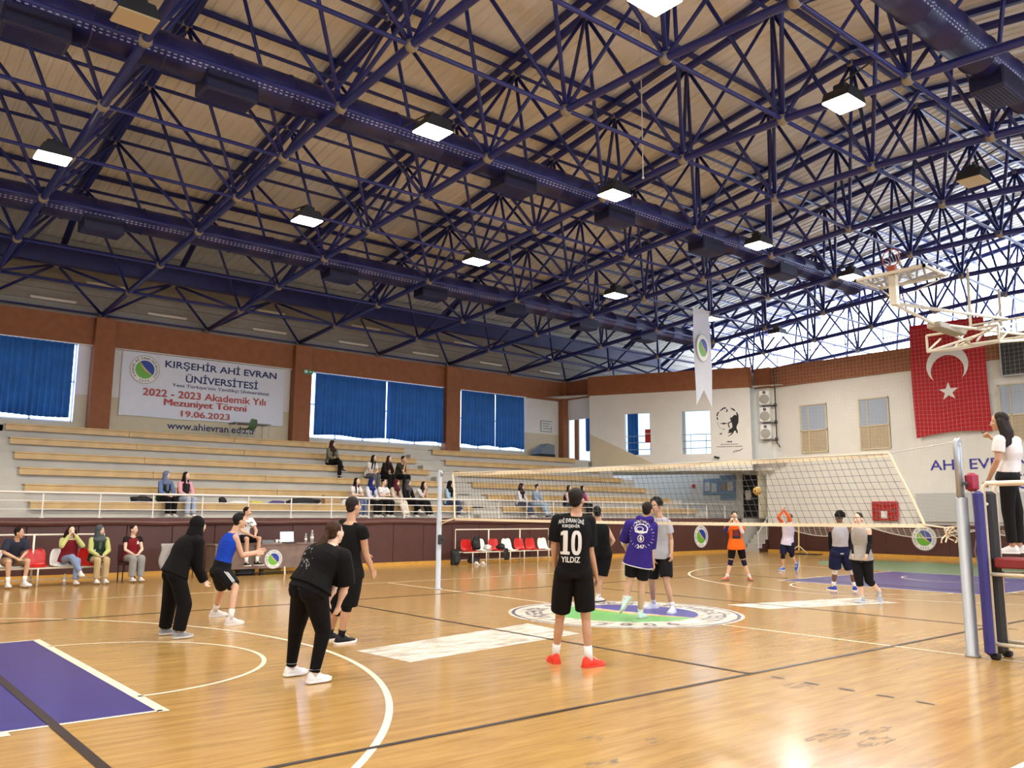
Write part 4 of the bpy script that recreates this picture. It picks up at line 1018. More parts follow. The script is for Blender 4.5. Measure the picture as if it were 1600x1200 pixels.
for i, (x, w) in enumerate(((-1.6, .45), (-1.05, .4), (-.4, .5), (.74, .5), (1.36, .45))):
    o = MB().bbox(0, 0, 0, w, .3, .16, .01).build('carton', M_CARTON if i != 1 else M_DARK); o.location = (-.77 + x, 11.75, .0)
    tag(o, '%s low carton under the scorer\u2019s desk, number %s from the left' % ('yellow' if i != 1 else 'dark', ('one', 'two', 'three', 'four', 'five')[i]), 'carton', 'cartons under the desk')
t = empty('laptop', (-.6, 11.62, .80), 0.05, 'open laptop with a bright white screen on the scorer\u2019s desk', 'laptop')
MB().bbox(-.17, -.24, 0, .17, 0, .018, .004).build('keyboard_base', M_DARK, t)
MB().bbox(-.21, -.004, .02, .21, .02, .31, .006, Matrix.Rotation(-.15, 4, 'X')).build('screen_lid', M_DARK, t)
MB().box(-.195, -.008, .035, .195, -.004, .295, Matrix.Rotation(-.15, 4, 'X')).build('screen', mat('lit laptop screen', '#eef0f2', .3, emit=.75), t)
def bottle(x, y, z_, s, lab, col='#b9c4c8'):
    t = empty('water_bottle', (x, y, z_), 0, lab, 'bottle', 'clear water bottles')
    m = mat('clear bottle plastic', col, .12, alpha=.45, spec=.6)
    MB().lathe([(.0, 0), (.032 * s, .002), (.034 * s, .02 * s), (.034 * s, .15 * s), (.03 * s, .17 * s), (.014 * s, .215 * s), (.014 * s, .225 * s), (0, .225 * s)], n=14).build('body', m, t, True)
    MB().lathe([(.016 * s, .222 * s), (.016 * s, .245 * s), (0, .246 * s)], n=12).build('cap', M_WHPL, t, True); MB().lathe([(.0352 * s, .07 * s), (.0352 * s, .12 * s)], n=14).build('paper_label', M_WHPL, t, True)
bottle(-.12, 11.5, .8, 1.0, 'small clear water bottle on the desk, left of the taller bottle'); bottle(.06, 11.5, .8, 1.35, 'taller clear water bottle at the right end of the desk items')
for i, x in enumerate((-.96, -.86)):
    o = MB().lathe([(0, 0), (.03, 0), (.04, .1), (.037, .1), (.028, .005)], n=14).build('paper_cup', M_WHPL, None, True); o.location = (x, 11.46, .8); tag(o, '%s white paper cup on the desk in front of the laptop' % ('left' if i == 0 else 'right'), 'cup', 'paper cups on the desk')
t = empty('plastic_tray', (-1.22, 11.54, .8), 0, 'clear plastic tray of small things on the desk by the seated man', 'tray')
MB().bbox(-.17, -.12, 0, .17, .12, .012, .004).box(-.17, -.12, .0, -.16, .12, .09).box(.16, -.12, 0, .17, .12, .09).box(-.17, -.12, 0, .17, -.11, .09).box(-.17, .11, 0, .17, .12, .09).build('tray', mat('tray plastic', '#8f9499', .2, alpha=.6), t)
MB().ball((-.07, 0, .05), .04).ball((.04, .02, .05), .045).ball((.1, -.05, .04), .03).build('contents', M_DARK, t)
o = MB().bbox(-.1, -.07, 0, .1, .07, .02, .004).build('paper_pad', M_WHPL); o.location = (-.98, 11.62, .8); tag(o, 'white pad of paper on the desk above the badge', 'paper pad')
o = MB().tube([(-.35, 0, .012), (-.15, .05, .014), (.0, -.02, .012), (.2, .03, .014), (.35, 0, .012)], .012, 6).build('cable', M_DARK); o.location = (-1.05, 11.78, .8); tag(o, 'dark cable lying across the desk behind the paper pad', 'cable')

def shell_seat(M, name, m, parent):
    """moulded plastic seat shell: pan curving up into a rounded back; sitter faces -y"""
    prof = [(-.21, .0), (-.2, .015), (-.1, .0), (.05, -.005), (.13, .01), (.18, .06), (.205, .14), (.225, .24), (.24, .33), (.245, .36)]
    def f(u, v):
        k = v * (len(prof) - 1); i = min(int(k), len(prof) - 2); q = k - i
        y = prof[i][0] + (prof[i + 1][0] - prof[i][0]) * q; z_ = prof[i][1] + (prof[i + 1][1] - prof[i][1]) * q
        w = .215; 
        if v > .62: w = .215 * math.sqrt(max(.0, 1 - ((v - .62) / .40) ** 2.4))
        if v < .08: w = .2
        s = (u - .5) * 2
        return M @ Vector((s * w, y - .03 * s * s * (v > .4) * 1.0, z_ + .025 * s * s))
    mb = MB().sheet(10, 22, f, .012, (0, .6, -.8)); o = fix(mb.build(name, m, parent, True)); return o
def seat_bench(x0, x1, y, seats, label, legs, group, ups):
    t = empty('seat_bench', (x0, y, 0), 0, label, 'team bench', group); L = x1 - x0
    def tb(pts, r, nm): return MB().tube(pts, r, 6).build(nm, M_WTUBE, t, True)
    tb([(0, .25, 0), (0, .25, 1.09), (L, .25, 1.09), (L, .25, 0)], .022, 'back_frame')
    for u in ups: tb([(u, .25, 0), (u, .25, 1.09)], .024, 'back_upright')
    for yy in (-.2, .18): tb([(0, yy, .38), (L, yy, .38)], .018, 'seat_rail')
    tb([(0, .2, .12), (L, .2, .12)], .015, 'low_rail')
    for u in legs: tb([(u, -.22, 0), (u, -.22, .38), (u, .25, .38)], .02, 'front_leg')
    for u, m in seats: shell_seat(Matrix.Translation((u, 0, .41)), 'seat_shell', m, t)
    return t
R_, W_ = M_REDPL, M_WHPL
seat_bench(-9.4, -5.2, 11.2, [(2.28, W_), (2.8, R_), (3.3, W_), (3.85, R_), (.4, W_), (.95, R_), (1.6, R_)], 'row of moulded plastic seats on a white frame at the left, with seated helpers', (0.05, 1.4, 2.8, 4.15), 'rows of moulded seats by the maroon wall', (1.4, 2.76))
seat_bench(5.5, 9.5, 12.15, [(.38, R_), (.92, W_), (1.5, R_), (2.05, W_), (2.6, R_), (3.1, R_), (3.65, W_)], 'row of red and white plastic seats on a frame right of the far net post', (.35, .9, 1.45, 1.9, 2.5, 3.1, 3.6), 'rows of moulded seats by the maroon wall', (1.35, 2.7))
def lump(name, m, c, r, label, cat, group=None, seed=1, fl=.35, extra=None):
    """soft bag-like lump with a flat base"""
    random.seed(seed); mb = MB(); mb.ball((0, 0, 0), 1, 18, 12); ph = [random.uniform(0, 6) for _ in range(6)]
    vs = []
    for v in mb.v:
        x, y, z_ = v; k = 1 + .12 * math.sin(3 * x + ph[0]) * math.sin(4 * y + ph[1]) + .10 * math.sin(5 * z_ + ph[2] + 2 * x)
        sx = math.copysign(abs(x) ** .75, x); sz = math.copysign(abs(z_) ** .8, z_)
        vs.append((sx * r[0] * k, y * r[1] * k, max(sz * k, -.75) * r[2] + .75 * r[2]))
    mb.v = vs
    if extra is None: o = mb.build(name, m, None, True); o.location = c; return tag(o, label, cat, group)
    t = empty(name, c, 0, label, cat, group); mb.build('body', m, t, True); extra(t, r); return t
M_BAGK = mat('black bag cloth', '#18181a', .7, bump=.3, bscale=20); M_BAGP = mat('purple bag cloth', '#4b3a78', .7); M_YELB = mat('yellow plastic bag', '#d7c722', .4); M_WHB = mat('white plastic bag', '#dcdbd8', .4)
def strap(t, r): 
    MB().tube([(-r[0] * .4, -r[1] * .6, r[2] * 1.2), (-r[0] * .25, -r[1] * .8, r[2] * 1.9), (r[0] * .25, -r[1] * .8, r[2] * 1.9), (r[0] * .4, -r[1] * .6, r[2] * 1.2)], .012, 6).build('handle', M_BAGK, t)
    MB().bbox(-r[0] * .55, -r[1] * 1.05, r[2] * .25, r[0] * .55, -r[1] * .75, r[2] * .95, .02).build('front_pocket', M_DARK, t)
lump('backpack', M_BAGK, (5.33, 12.15, 0), (.17, .14, .29), 'black backpack on the floor at the left end of the right seat row', 'backpack', None, 2, extra=strap)
lump('backpack', M_BAGK, (6.1, 12.1, .455), (.15, .12, .22), 'black backpack sitting on a red seat of the right seat row', 'backpack', None, 4, extra=strap)
lump('clothes_bag', M_WHB, (6.5, 12.0, .455), (.12, .12, .09), 'white plastic bag lying on the white seat right of the backpack', 'bag', None, 5)
lump('jacket', M_BAGK, (7.03, 11.98, .45), (.12, .16, .1), 'black jacket dropped on a red seat of the right seat row', 'jacket', None, 6)
tag(MB().sheet(6, 8, lambda u, v: Vector((6.98 + .17 * u + .02 * math.sin(9 * v), 11.74 + .03 * math.sin(8 * u + 3 * v), .5 - .38 * v)), .012).build('black_trousers', M_BAGK, None, True), 'black trousers hanging down from a red seat of the right row', 'trousers')
lump('sports_bag', mat('dark plum bag', '#2a1a2e', .7), (6.05, 12.15, .03), (.2, .14, .12), 'dark plum sports bag on the floor under the right seat row', 'bag', None, 7, extra=strap)
for i, x in enumerate((5.95, 6.2)):
    t = empty('trainer', (x, 11.84, 0), 0, '%s white trainer on the floor in front of the plum bag' % ('left' if i == 0 else 'right'), 'shoe', 'loose trainers under the seat row'); 
    MB().bbox(-.045, -.13, 0, .045, .13, .03, .01).build('sole', M_WHPL, t); MB().ball((0, .03, .05), (.045, .1, .05)).build('upper', M_WHPL, t, True)
bottle(-6.05, 11.05, 0, 1.0, 'clear water bottle on the floor under the left seat row')
# things left on the lowest bench
BZ = 1.84
lump('handbag', M_BAGK, (-3.7, 14.0, BZ), (.28, .14, .1), 'flat black bag on the lowest bench, left of the person in the grey headscarf', 'bag', None, 8, extra=strap)
lump('black_bag', M_BAGK, (-1.5, 14.0, BZ), (.11, .1, .11), 'small black and white bag on the lowest bench, right of the woman in pink', 'bag', None, 9)
lump('white_bag', M_WHB, (-1.0, 14.02, BZ), (.3, .1, .05), 'flat white bag on the lowest bench beside the yellow bag', 'bag', None, 10)
lump('yellow_bag', M_YELB, (-.5, 14.0, BZ), (.22, .12, .05), 'bright yellow bag lying on the lowest bench', 'bag', None, 11)
lump('purple_bag', M_BAGP, (.12, 14.0, BZ), (.24, .12, .06), 'purple bag on the lowest bench, left of the big black bag', 'bag', None, 12)
lump('big_black_bag', M_BAGK, (1.0, 14.0, BZ), (.5, .15, .11), 'large black sports bag on the lowest bench above the scorer\u2019s desk', 'bag', None, 13, extra=strap)
lump('white_plastic_bag', M_WHB, (2.4, 14.0, BZ), (.12, .1, .1), 'crumpled white plastic bag on the lowest bench, left of the young man', 'bag', None, 14)
lump('small_black_bag', M_BAGK, (2.985, 14.06, BZ), (.06, .1, .08), 'small black bag on the lowest bench between the first two of the seated row', 'bag', None, 15)
o = MB().bbox(0, 0, 0, .55, .25, .3, .01).build('cardboard_box', mat('brown carton', '#a78c69', .8, noise=.1)); o.location = (1.7, 14.0, BZ); tag(o, 'pale brown cardboard box on the lowest bench beside the black bag', 'box')
# ---- gallery: table, green chair, stored things
t = empty('gallery_table', (1.65, 20.0, 4.09), 0, 'grey folding table on the gallery under the banner', 'table')
MB().bbox(-.68, -.35, .68, .68, .35, .72, .008).build('table_top', mat('grey table top', '#8f8f8c', .4), t)
for x in (-.62, .62):
    for y in (-.3, .3): MB().tube([(x, y, 0), (x, y, .68)], .016, 6).build('leg', M_SILVER, t)
t = empty('green_chair', (1.38, 19.4, 4.09), PI + .5, 'green plastic chair in front of the gallery table', 'chair')
M_GRN = mat('green plastic', '#47633c', .4); shell_seat(Matrix.Translation((0, 0, .44)), 'seat_shell', M_GRN, t)
for x in (-.17, .17):
    for y in (-.17, .15): MB().tube([(x, y, 0), (x * .9, y * .9, .43)], .012, 6).build('leg', M_SILVER, t)
t = empty('covered_crate', (16.3, 20.3, 4.06), 0, 'grey and black covered crate on the gallery right of the last curtain', 'crate')
MB().prism([(-.5, 0), (.5, 0), (.5, .8), (.1, .86), (-.35, .55)], -.3, .3, lambda u, v, d: Vector((u, d, v))).build('cover', mat('grey tarp', '#6f7a82', .6), t); MB().prism([(-.52, 0), (.52, 0), (.52, .35), (-.46, .35)], -.31, .31, lambda u, v, d: Vector((u, d, v))).build('black_lower', M_BAGK, t)
lump('black_case', M_BAGK, (17.45, 20.35, 4.06), (.35, .2, .14), 'flat black case on the gallery beside the corner column', 'case', None, 20)
# maroon chair with a grey jacket behind the player in black
t = empty('side_chair', (-3.35, 11.6, 0), 0.3, 'dark maroon chair with a grey jacket over its back, left of the desk', 'chair')
M_MCH = mat('maroon upholstery', '#4a1f22', .6)
MB().bbox(-.22, -.22, .40, .22, .22, .46, .02).build('seat', M_MCH, t); MB().bbox(-.22, .18, .46, .22, .23, .86, .02).build('backrest', M_MCH, t)
for x in (-.19, .19):
    for y in (-.19, .2): MB().tube([(x, y, 0), (x, y, .42)], .015, 6).build('leg', M_DARK, t)
tag(MB().sheet(8, 8, lambda u, v: Vector((-3.86 + .42 * u + .03 * math.sin(7 * v), 11.62 + .1 * u + .03 * math.sin(9 * u + 4 * v), .84 - .62 * v * (1 - .25 * u))), .015).build('grey_jacket', mat('grey jacket cloth', '#9a9691', .8), None, True), 'light grey jacket hanging over the maroon chair left of the desk', 'jacket')
# ================================================================= people
def remesh(mb, name, m, voxel, smooth=4, fac=.5):
    me = bpy.data.meshes.new('tmp'); me.from_pydata(mb.v, [], mb.f); me.update()
    o = bpy.data.objects.new('tmp', me); COL.objects.link(o)
    r = o.modifiers.new('r', 'REMESH'); r.mode = 'VOXEL'; r.voxel_size = voxel
    if smooth: s = o.modifiers.new('s', 'SMOOTH'); s.factor = fac; s.iterations = smooth
    dg = bpy.context.evaluated_depsgraph_get(); ev = o.evaluated_get(dg)
    nm = bpy.data.meshes.new_from_object(ev); nm.name = name
    bpy.data.objects.remove(o); bpy.data.meshes.remove(me)
    nm.materials.clear(); nm.materials.append(m); nm.polygons.foreach_set('use_smooth', [True] * len(nm.polygons))
    q = bpy.data.objects.new(name, nm); COL.objects.link(q); return q
def cap(mb, p0, r0, p1, r1, n=10):
    mb.tube([p0, p1], [r0, r1], n); mb.ball(p0, r0, n, 7); mb.ball(p1, r1, n, 7)
def caps(mb, pr, n=10):
    for (p0, r0), (p1, r1) in zip(pr, pr[1:]): cap(mb, p0, r0, p1, r1, n)
def loft(mb, rings, n=18):
    """rings: (centre, right, fwd, w, d)"""
    vs = []; fs = []
    for c, r, f, w, d in rings:
        for k in range(n):
            a = 2 * PI * k / n; ca, sa = math.cos(a), math.sin(a)
            vs.append(c + r * (w * math.copysign(abs(ca) ** .85, ca)) + f * (d * math.copysign(abs(sa) ** .9, sa)))
    m = len(rings)
    for i in range(m - 1):
        for k in range(n): fs.append((i * n + k, i * n + (k + 1) % n, (i + 1) * n + (k + 1) % n, (i + 1) * n + k))
    fs.append(tuple(range(n - 1, -1, -1))); fs.append(tuple((m - 1) * n + k for k in range(n))); mb.add(vs, fs)
TORSO_M = [(-.12, .10, .09), (-.02, .165, .115), (.15, .155, .105), (.35, .140, .098), (.58, .158, .112), (.78, .165, .112), (.92, .125, .085), (1.0, .06, .058)]
TORSO_F = [(-.12, .11, .10), (-.02, .178, .125), (.15, .158, .108), (.38, .126, .092), (.58, .140, .112), (.76, .142, .108), (.92, .105, .08), (1.0, .052, .052)]
def skin_mat(h): return mat('skin ' + h, h, .55, noise=.04, scale=12)
def cloth(h, rough=.85): return mat('cloth %s %.2f' % (h, rough), h, rough, noise=.10, scale=7, bump=.25, bscale=11, spec=.2)
def axes(J):
    P, N = J['P'], J['N']; up = (N - P).normalized()
    rs = (J['SR'] - J['SL']).normalized(); rh = (J['HR'] - J['HL']).normalized()
    return P, N, up, rs, rh
def ring_at(J, t, w, d, s):
    P, N, up, rs, rh = axes(J); q = min(1, max(0, t)); r = (rh * (1 - q) + rs * q).normalized()
    f = up.cross(r).normalized(); r = f.cross(up).normalized(); L = (N - P).length
    back = -.035 * s * math.sin(PI * q) * J.get('curve', 1)
    return (P + up * (t * L) + f * back, r, f, w * s, d * s)
def headaxes(J):
    f = J['F'].normalized(); u = (J['H'] - J['N']).normalized() * .35 + Vector((0, 0, 1)); u = (u - f * u.dot(f)).normalized(); return f, u, f.cross(u).normalized()
def hand(mb, W, E, fwdv, s, curl=.5, palm=None, splay=1.0):
    d = (W - E).normalized()
    ac = fwdv - d * fwdv.dot(d)
    ac = ac.normalized() if ac.length > .05 else d.orthogonal().normalized()
    n = d.cross(ac).normalized()
    if palm is not None and n.dot(palm) < 0: n = -n
    for i, k in enumerate((-.03, -.0105, .0105, .03)):
        kn = W + (d * (.088 - abs(k) * .25) + ac * k * splay) * s
        cap(mb, W + d * .012 * s + ac * k * .55 * s, .0135 * s, kn, .0115 * s, 7)
        L1, L2 = (.036, .030) if i in (1, 2) else ((.03, .024) if i == 0 else (.034, .027))
        d1 = (d * math.cos(curl) + n * math.sin(curl)).normalized(); d2 = (d * math.cos(curl * 2.1) + n * math.sin(curl * 2.1)).normalized()
        p1 = kn + (d1 + ac * k * 2.2 * (splay - 1)) * L1 * s; p2 = p1 + d2 * L2 * s
        cap(mb, kn, .0098 * s, p1, .0088 * s, 7); cap(mb, p1, .0088 * s, p2, .0072 * s, 7)
    t0 = W + (d * .022 + ac * .024) * s; t1 = t0 + (d * .030 + ac * .028 + n * .012) * s; t2 = t1 + (d * .028 + ac * .006 + n * .01) * s
    cap(mb, t0, .0145 * s, t1, .0115 * s, 7); cap(mb, t1, .0115 * s, t2, .0085 * s, 7)
M_LACE = mat('shoe laces', '#e9e7e3', .7)
def shoe(J, sd, s, m, msole, parent):
    A, T = J['A' + sd], J['T' + sd]; v = (T - A).normalized()
    l = v.cross(Vector((0, 0, 1)))
    l = l.normalized() if l.length > .1 else J['r'].copy()
    R = Matrix.Rotation(math.radians(18.4), 3, l); d = (R @ v).normalized(); n = l.cross(d).normalized()
    h0 = A - n * .085 * s - d * .065 * s
    prof = [(-.012, .028, .06), (.004, .040, .105), (.045, .046, .125), (.09, .046, .124), (.125, .048, .098), (.165, .053, .076), (.205, .055, .066), (.248, .047, .056), (.272, .027, .038), (.284, .008, .024)]
    mb = MB(); vs = []; fs = []; K = 11
    for x, w, h in prof:
        for k in range(K):
            a = PI * k / (K - 1); vs.append(h0 + (d * x + l * (w * math.cos(a)) + n * (.012 + (h - .012) * math.sin(a) ** .8)) * s)
    for i in range(len(prof) - 1):
        for k in range(K - 1): fs.append((i * K + k, i * K + k + 1, (i + 1) * K + k + 1, (i + 1) * K + k))
        fs.append((i * K + K - 1, i * K, (i + 1) * K, (i + 1) * K + K - 1))
    fs.append(tuple(range(K))); mb.add(vs, fs)
    o = fix(mb.build('shoe', m, None, True)); adopt(parent, o)
    lc = MB()
    for x, w, h in ((.118, .022, .104), (.14, .024, .092), (.162, .025, .081)): lc.tube([h0 + (d * x + l * k * w + n * (h - abs(k) * .010)) * s for k in (-1, 0, 1)], .0045 * s, 5)
    q = lc.build('laces', M_LACE); q.parent = o
    so = MB(); ol = [(x - .004 if i == 0 else x, w + .005) for i, (x, w, h) in enumerate(prof)]
    ring = [(x, w) for x, w in ol] + [(x, -w) for x, w in reversed(ol)]
    so.prism(ring, 0.0, .026, lambda u, w, q: h0 + (d * u + l * w + n * (q + (0.012 * max(0, u - .2) / .07 if u > .2 else 0))) * s)
    q = fix(so.build('sole', msole, None)); q.parent = o; return o
def torso_rings(J, st, infl, t0, t1, w0=None, flare=0):
    T = TORSO_F if st.get('f') else TORSO_M; s = st['s']; W = st.get('w', 1.0); out = []
    def wd(t):
        for a, b in zip(T, T[1:]):
            if a[0] <= t <= b[0]: k = (t - a[0]) / (b[0] - a[0]); return a[1] + (b[1] - a[1]) * k, a[2] + (b[2] - a[2]) * k
        return (T[1][1], T[1][2]) if t < 0 else (T[-1][1], T[-1][2])
    n = 9
    for i in range(n + 1):
        t = t0 + (t1 - t0) * i / n; w, d = wd(max(t, -.02) if infl else t)
        fl = flare * max(0, (.35 - t)) if infl else 0
        sh = .012 if (not infl and t < .8 and st.get('top')) else 0
        out.append(ring_at(J, t, w * W + (infl + fl - sh) / s, d * W * st.get('belly', 1) + (infl + fl - sh) / s, s))
    return out

def person(J, st, label, group=None, vox=.0075):
    J = {k: Vector(v) if not isinstance(v, (int, float)) else v for k, v in J.items()}
    s = st['s']; W = st.get('w', 1.0); P, N, up, rs, rh = axes(J); fw = up.cross(rs).normalized()
    f, u, ax = headaxes(J); H = J['H']; hs = st.get('hs', s) ; msk = skin_mat(st['skin'])
    b = MB(); loft(b, torso_rings(J, st, 0, -.12, 1.0))
    la = .9 if st.get('f') else 1.0
    for sd in 'LR':
        sg = -1 if sd == 'L' else 1
        Hh, K, A, Sh, E, Wr = (J[k + sd] for k in 'HKASEW')
        lw = W * (.8 if st.get('bottom', {}).get('len', 0) > 1.5 else 1)      # legs slim inside long trousers
        caps(b, [(Hh, .088 * s * W), (Hh.lerp(K, .5), .072 * s * lw), (K, .054 * s * lw)])
        caps(b, [(K, .052 * s * lw), (K.lerp(A, .3) - fw * .008, .055 * s * lw), (K.lerp(A, .65), .043 * s * lw), (A, .036 * s)])
        cap(b, A, .036 * s, A.lerp(J['T' + sd], .35), .03 * s)
        b.ball(Hh - fw * .03 * s, .086 * s * W, 12, 8)
        cap(b, N - up * .05 * s, .058 * s, Sh, .054 * s * W)
        caps(b, [(Sh, .054 * s * W * la), (Sh.lerp(E, .35), .049 * s * W * la), (E, .038 * s * W * la)])
        caps(b, [(E, .038 * s * la), (E.lerp(Wr, .28), .041 * s * W * la), (E.lerp(Wr, .7), .031 * s * la), (Wr, .0265 * s * la)])
        hp = st.get('hand' + sd, {}); hand(b, Wr, E, Vector(hp.get('ac', fw)), s * .98 * (.92 if st.get('f') else 1), hp.get('curl', .45), Vector(hp['palm']) if 'palm' in hp else -rs * sg, hp.get('splay', 1.0))
    # head and neck
    Mh = Matrix((ax, f, u)).transposed()
    def hb(x, y, z_, rx, ry, rz): b.ball(H + (ax * x + f * y + u * z_) * hs, (rx * hs, ry * hs, rz * hs), 16, 11, Mh.to_4x4())
    caps(b, [(N - up * .02, .060 * s), (N.lerp(H, .45) - f * .008, .052 * s), (H - u * .04 * hs - f * .012, .054 * hs)])
    hb(0, -.012, .03, .073, .094, .088); hb(0, .024, -.034, .056, .066, .076); hb(0, .052, -.088, .030, .026, .024); hb(0, .068, .018, .048, .02, .012)
    hb(.036, .056, -.022, .026, .026, .022); hb(-.036, .056, -.022, .026, .026, .022)
    cap(b, H + (f * .084 - u * .002) * hs, .009 * hs, H + (f * .103 - u * .032) * hs, .0135 * hs, 8)
    for e in (-1, 1): hb(e * .073, -.012, -.012, .012, .02, .031)
    body = remesh(b, 'person', msk, vox, 3, .45)
    ground = Vector((P.x, P.y, min(J['AL'].z, J['AR'].z) - .085 * s)); recentre(body, ground); tag(body, label, 'person', group)
    def kid(mb, name, m, v=None, sm=4):
        o = remesh(mb, name, m, v or vox * 1.1, sm); adopt(body, o); return o
    def raw(mb, name, m, smooth=True): o = mb.build(name, m, None, smooth); adopt(body, o); return o
    # face details
    for e in (-1, 1):
        c = H + (ax * e * .031 + f * .079 + u * .0) * hs
        eye = raw(MB().ball(c, .0125 * hs, 10, 7), 'eye', mat('eye white', '#d9d4cc', .3))
        q = MB().ball(c + f * .0075 * hs, .0068 * hs, 8, 6).build('iris', mat('dark iris', '#22160f', .2), None, True); adopt(body, q)
        raw(MB().tube([c + (u * .020 - ax * e * .012 + f * .010) * hs, c + (u * .024 + f * .011) * hs, c + (u * .018 + ax * e * .016 + f * .002) * hs], .0045 * hs, 6), 'eyebrow', mat('hair ' + st.get('brow', '#1d1512'), st.get('brow', '#1d1512'), .7))
    raw(MB().ball(H + (f * .0865 - u * .062) * hs, (.022 * hs, .008 * hs, .008 * hs), 12, 7, Mh.to_4x4()), 'lips', mat('lips', '#a5635a', .5))
    # hair / scarf
    hk = st.get('hair', 'short'); hc = st.get('hcol', '#1a1411'); h = MB(); hm = mat('hair ' + hc, hc, .6, noise=.25, scale=30, bump=.6, bscale=90, spec=.2)
    def hh(x, y, z_, rx, ry, rz, nu=14, nv=9): h.ball(H + (ax * x + f * y + u * z_) * hs, (rx * hs, ry * hs, rz * hs), nu, nv, Mh.to_4x4())
    if hk != 'hijab':
        if hk == 'curly':
            random.seed(len(label)); hh(0, -.022, .045, .086, .092, .092)
            for i in range(46):
                a = random.uniform(0, 2 * PI); e = random.uniform(-.25, 1.0); ce = math.sqrt(max(0, 1 - e * e)); y = math.sin(a) * ce * .098 - .028
                if y > .055 and e < .55: continue
                hh(math.cos(a) * ce * .088, y, .045 + e * .096, .026, .026, .026, 8, 6)
        else:
            hh(0, -.024, .040, .080, .093, .088); hh(0, -.05, -.015, .066, .046, .062)
            if st.get('quiff', 0): hh(0, .035, .105, .05, .045, .03); hh(0, -.0, .112, .055, .06, .028)
        if hk == 'long':
            hh(0, -.06, -.06, .088, .062, .12); hh(0, -.075, -.16, .085, .05, .1)
            L = st.get('hlen', .34)
            for x in (-.072, -.036, 0, .036, .072):
                y0 = -.05 if abs(x) < .05 else -.03
                p0 = H + (ax * x + f * y0 - u * .0) * hs; p1 = H + (ax * x * 1.35 + f * (y0 - .035) - u * .13) * hs; p2 = p1 - up * (L - .13) * hs + (ax * x * .4 - fw * .02) * hs
                caps(h, [(p0, .05 * hs), (p1, .056 * hs), (p2, .042 * hs)], 8)
        if hk == 'longfront':
            for x in (-.068, .068):
                p0 = H + (ax * x - f * .01) * hs; p1 = H + (ax * x * 1.15 + f * .02 - u * .14) * hs; p2 = N + ax * x * 1.2 * hs + fw * .115 * s - up * .2 * s
                caps(h, [(p0, .032 * hs), (p1, .034 * hs), (p2, .02 * hs)], 8)
            for x in (-.04, 0, .04): caps(h, [(H + (ax * x - f * .06) * hs, .04 * hs), (H + (ax * x - f * .08 - u * .15) * hs, .042 * hs), (N - fw * .12 * s - up * .15 * s + ax * x, .025 * hs)], 8)
        if hk == 'pony':
            q0 = H + (-f * .10 - u * .0) * hs; caps(h, [(q0, .028 * hs)] + [(H + ax * x + f * y + u * z_, r) for x, y, z_, r in st['pony']], 8)
        if hk == 'bun': hh(0, -.11, .05, .036, .036, .036)
        kid(h, 'hair', hm, min(vox, .008), 2)
    else:
        hm = cloth(hc)
        hh(0, -.03, .03, .100, .108, .114); hh(0, -.012, -.105, .082, .080, .055)
        caps(h, [(H + (-u * .05 - f * .035) * hs, .098 * hs), (N + up * .03 * s, .105 * s)], 12)
        h.ball(N + fw * .03 * s - up * .045 * s, (.165 * s * W, .145 * s * W, .085 * s), 16, 10, Matrix((rs, fw, up)).transposed().to_4x4())
        for sg in (-1, 1): caps(h, [(N + rs * sg * .03, .08 * s), (N + rs * sg * .12 * s - up * .05 * s, .055 * s)], 10)
        caps(h, [(H + (-u * .03 - f * .055) * hs, .088 * hs), (N - fw * .02 * s, .112 * s)], 12)
        if st.get('drape', 1): caps(h, [(N + fw * .11 * s - up * .06 * s, .05 * s), (N + fw * .135 * s - up * .24 * s, .035 * s)], 8)
        kid(h, 'headscarf', hm, min(vox, .009), 3)
    # top
    tp = st.get('top')
    garm = {}
    if tp:
        e = tp.get('e', .016); m = cloth(tp['c'])
        g = MB(); loft(g, torso_rings(J, st, e, tp.get('hem', -.08), tp.get('neck', .945), flare=tp.get('flare', .02)), 20)
        sl = tp.get('sleeve', .55)
        for sd in 'LR':
            Sh, E, Wr = J['S' + sd], J['E' + sd], J['W' + sd]; q = .062 * s * W * la + e * .6
            if sl > 0: cap(g, N - up * .06 * s, .06 * s + e * .4, Sh - up * .005, q * .98)
            else: cap(g, N - up * .06 * s, .06 * s + e * .4, Sh.lerp(N - up * .06 * s, .38), .052 * s * W + e * .5)
            if sl > 0:
                k = min(1, sl); p = Sh.lerp(E, k); w1 = tp.get('cuff', .062) * s * W
                g.tube([Sh, Sh.lerp(p, .5), p], [q, (q + w1) / 2 + .004, w1], 12); g.ball(Sh, q, 12, 8)
                if sl > 1:
                    k2 = (sl - 1); p2 = E.lerp(Wr, min(1, k2)); g.ball(E, w1, 10, 7); w2 = tp.get('wcuff', .042) * s
                    g.tube([E, E.lerp(p2, .5), p2], [w1, (w1 + w2) / 2, w2], 12)
                    if k2 > 1.05: g.ball(J['W' + sd] + (Wr - E).normalized() * .06, .05 * s, 8, 6)
        if tp.get('hood'):
            caps(g, [(N - fw * .06 * s + rs * .09 * s, .05 * s), (N - fw * .09 * s - up * .03, .062 * s), (N - fw * .06 * s - rs * .09 * s, .05 * s)], 10)
        garm['top'] = kid(g, tp.get('name', 'shirt'), m, None, 4)
    ve = st.get('vest')
    if ve:
        g = MB(); loft(g, torso_rings(J, st, ve.get('e', .03), ve.get('hem', -.05), .93, flare=.03), 20)
        for sd in 'LR': cap(g, N - up * .055 * s + (J['S' + sd] - N) * .25, .062 * s, N - up * .05 * s + (J['S' + sd] - N) * .72, .066 * s)
        garm['vest'] = kid(g, 'vest', cloth(ve['c'], .6), None, 4)
        if ve.get('open'):
            g = MB(); rr = torso_rings(J, st, ve.get('e', .03) + .006, ve.get('hem', -.05), .93, flare=.03)
            # lighter shirt front seen between the vest edges
            pass
    # bottoms
    bt = st.get('bottom')
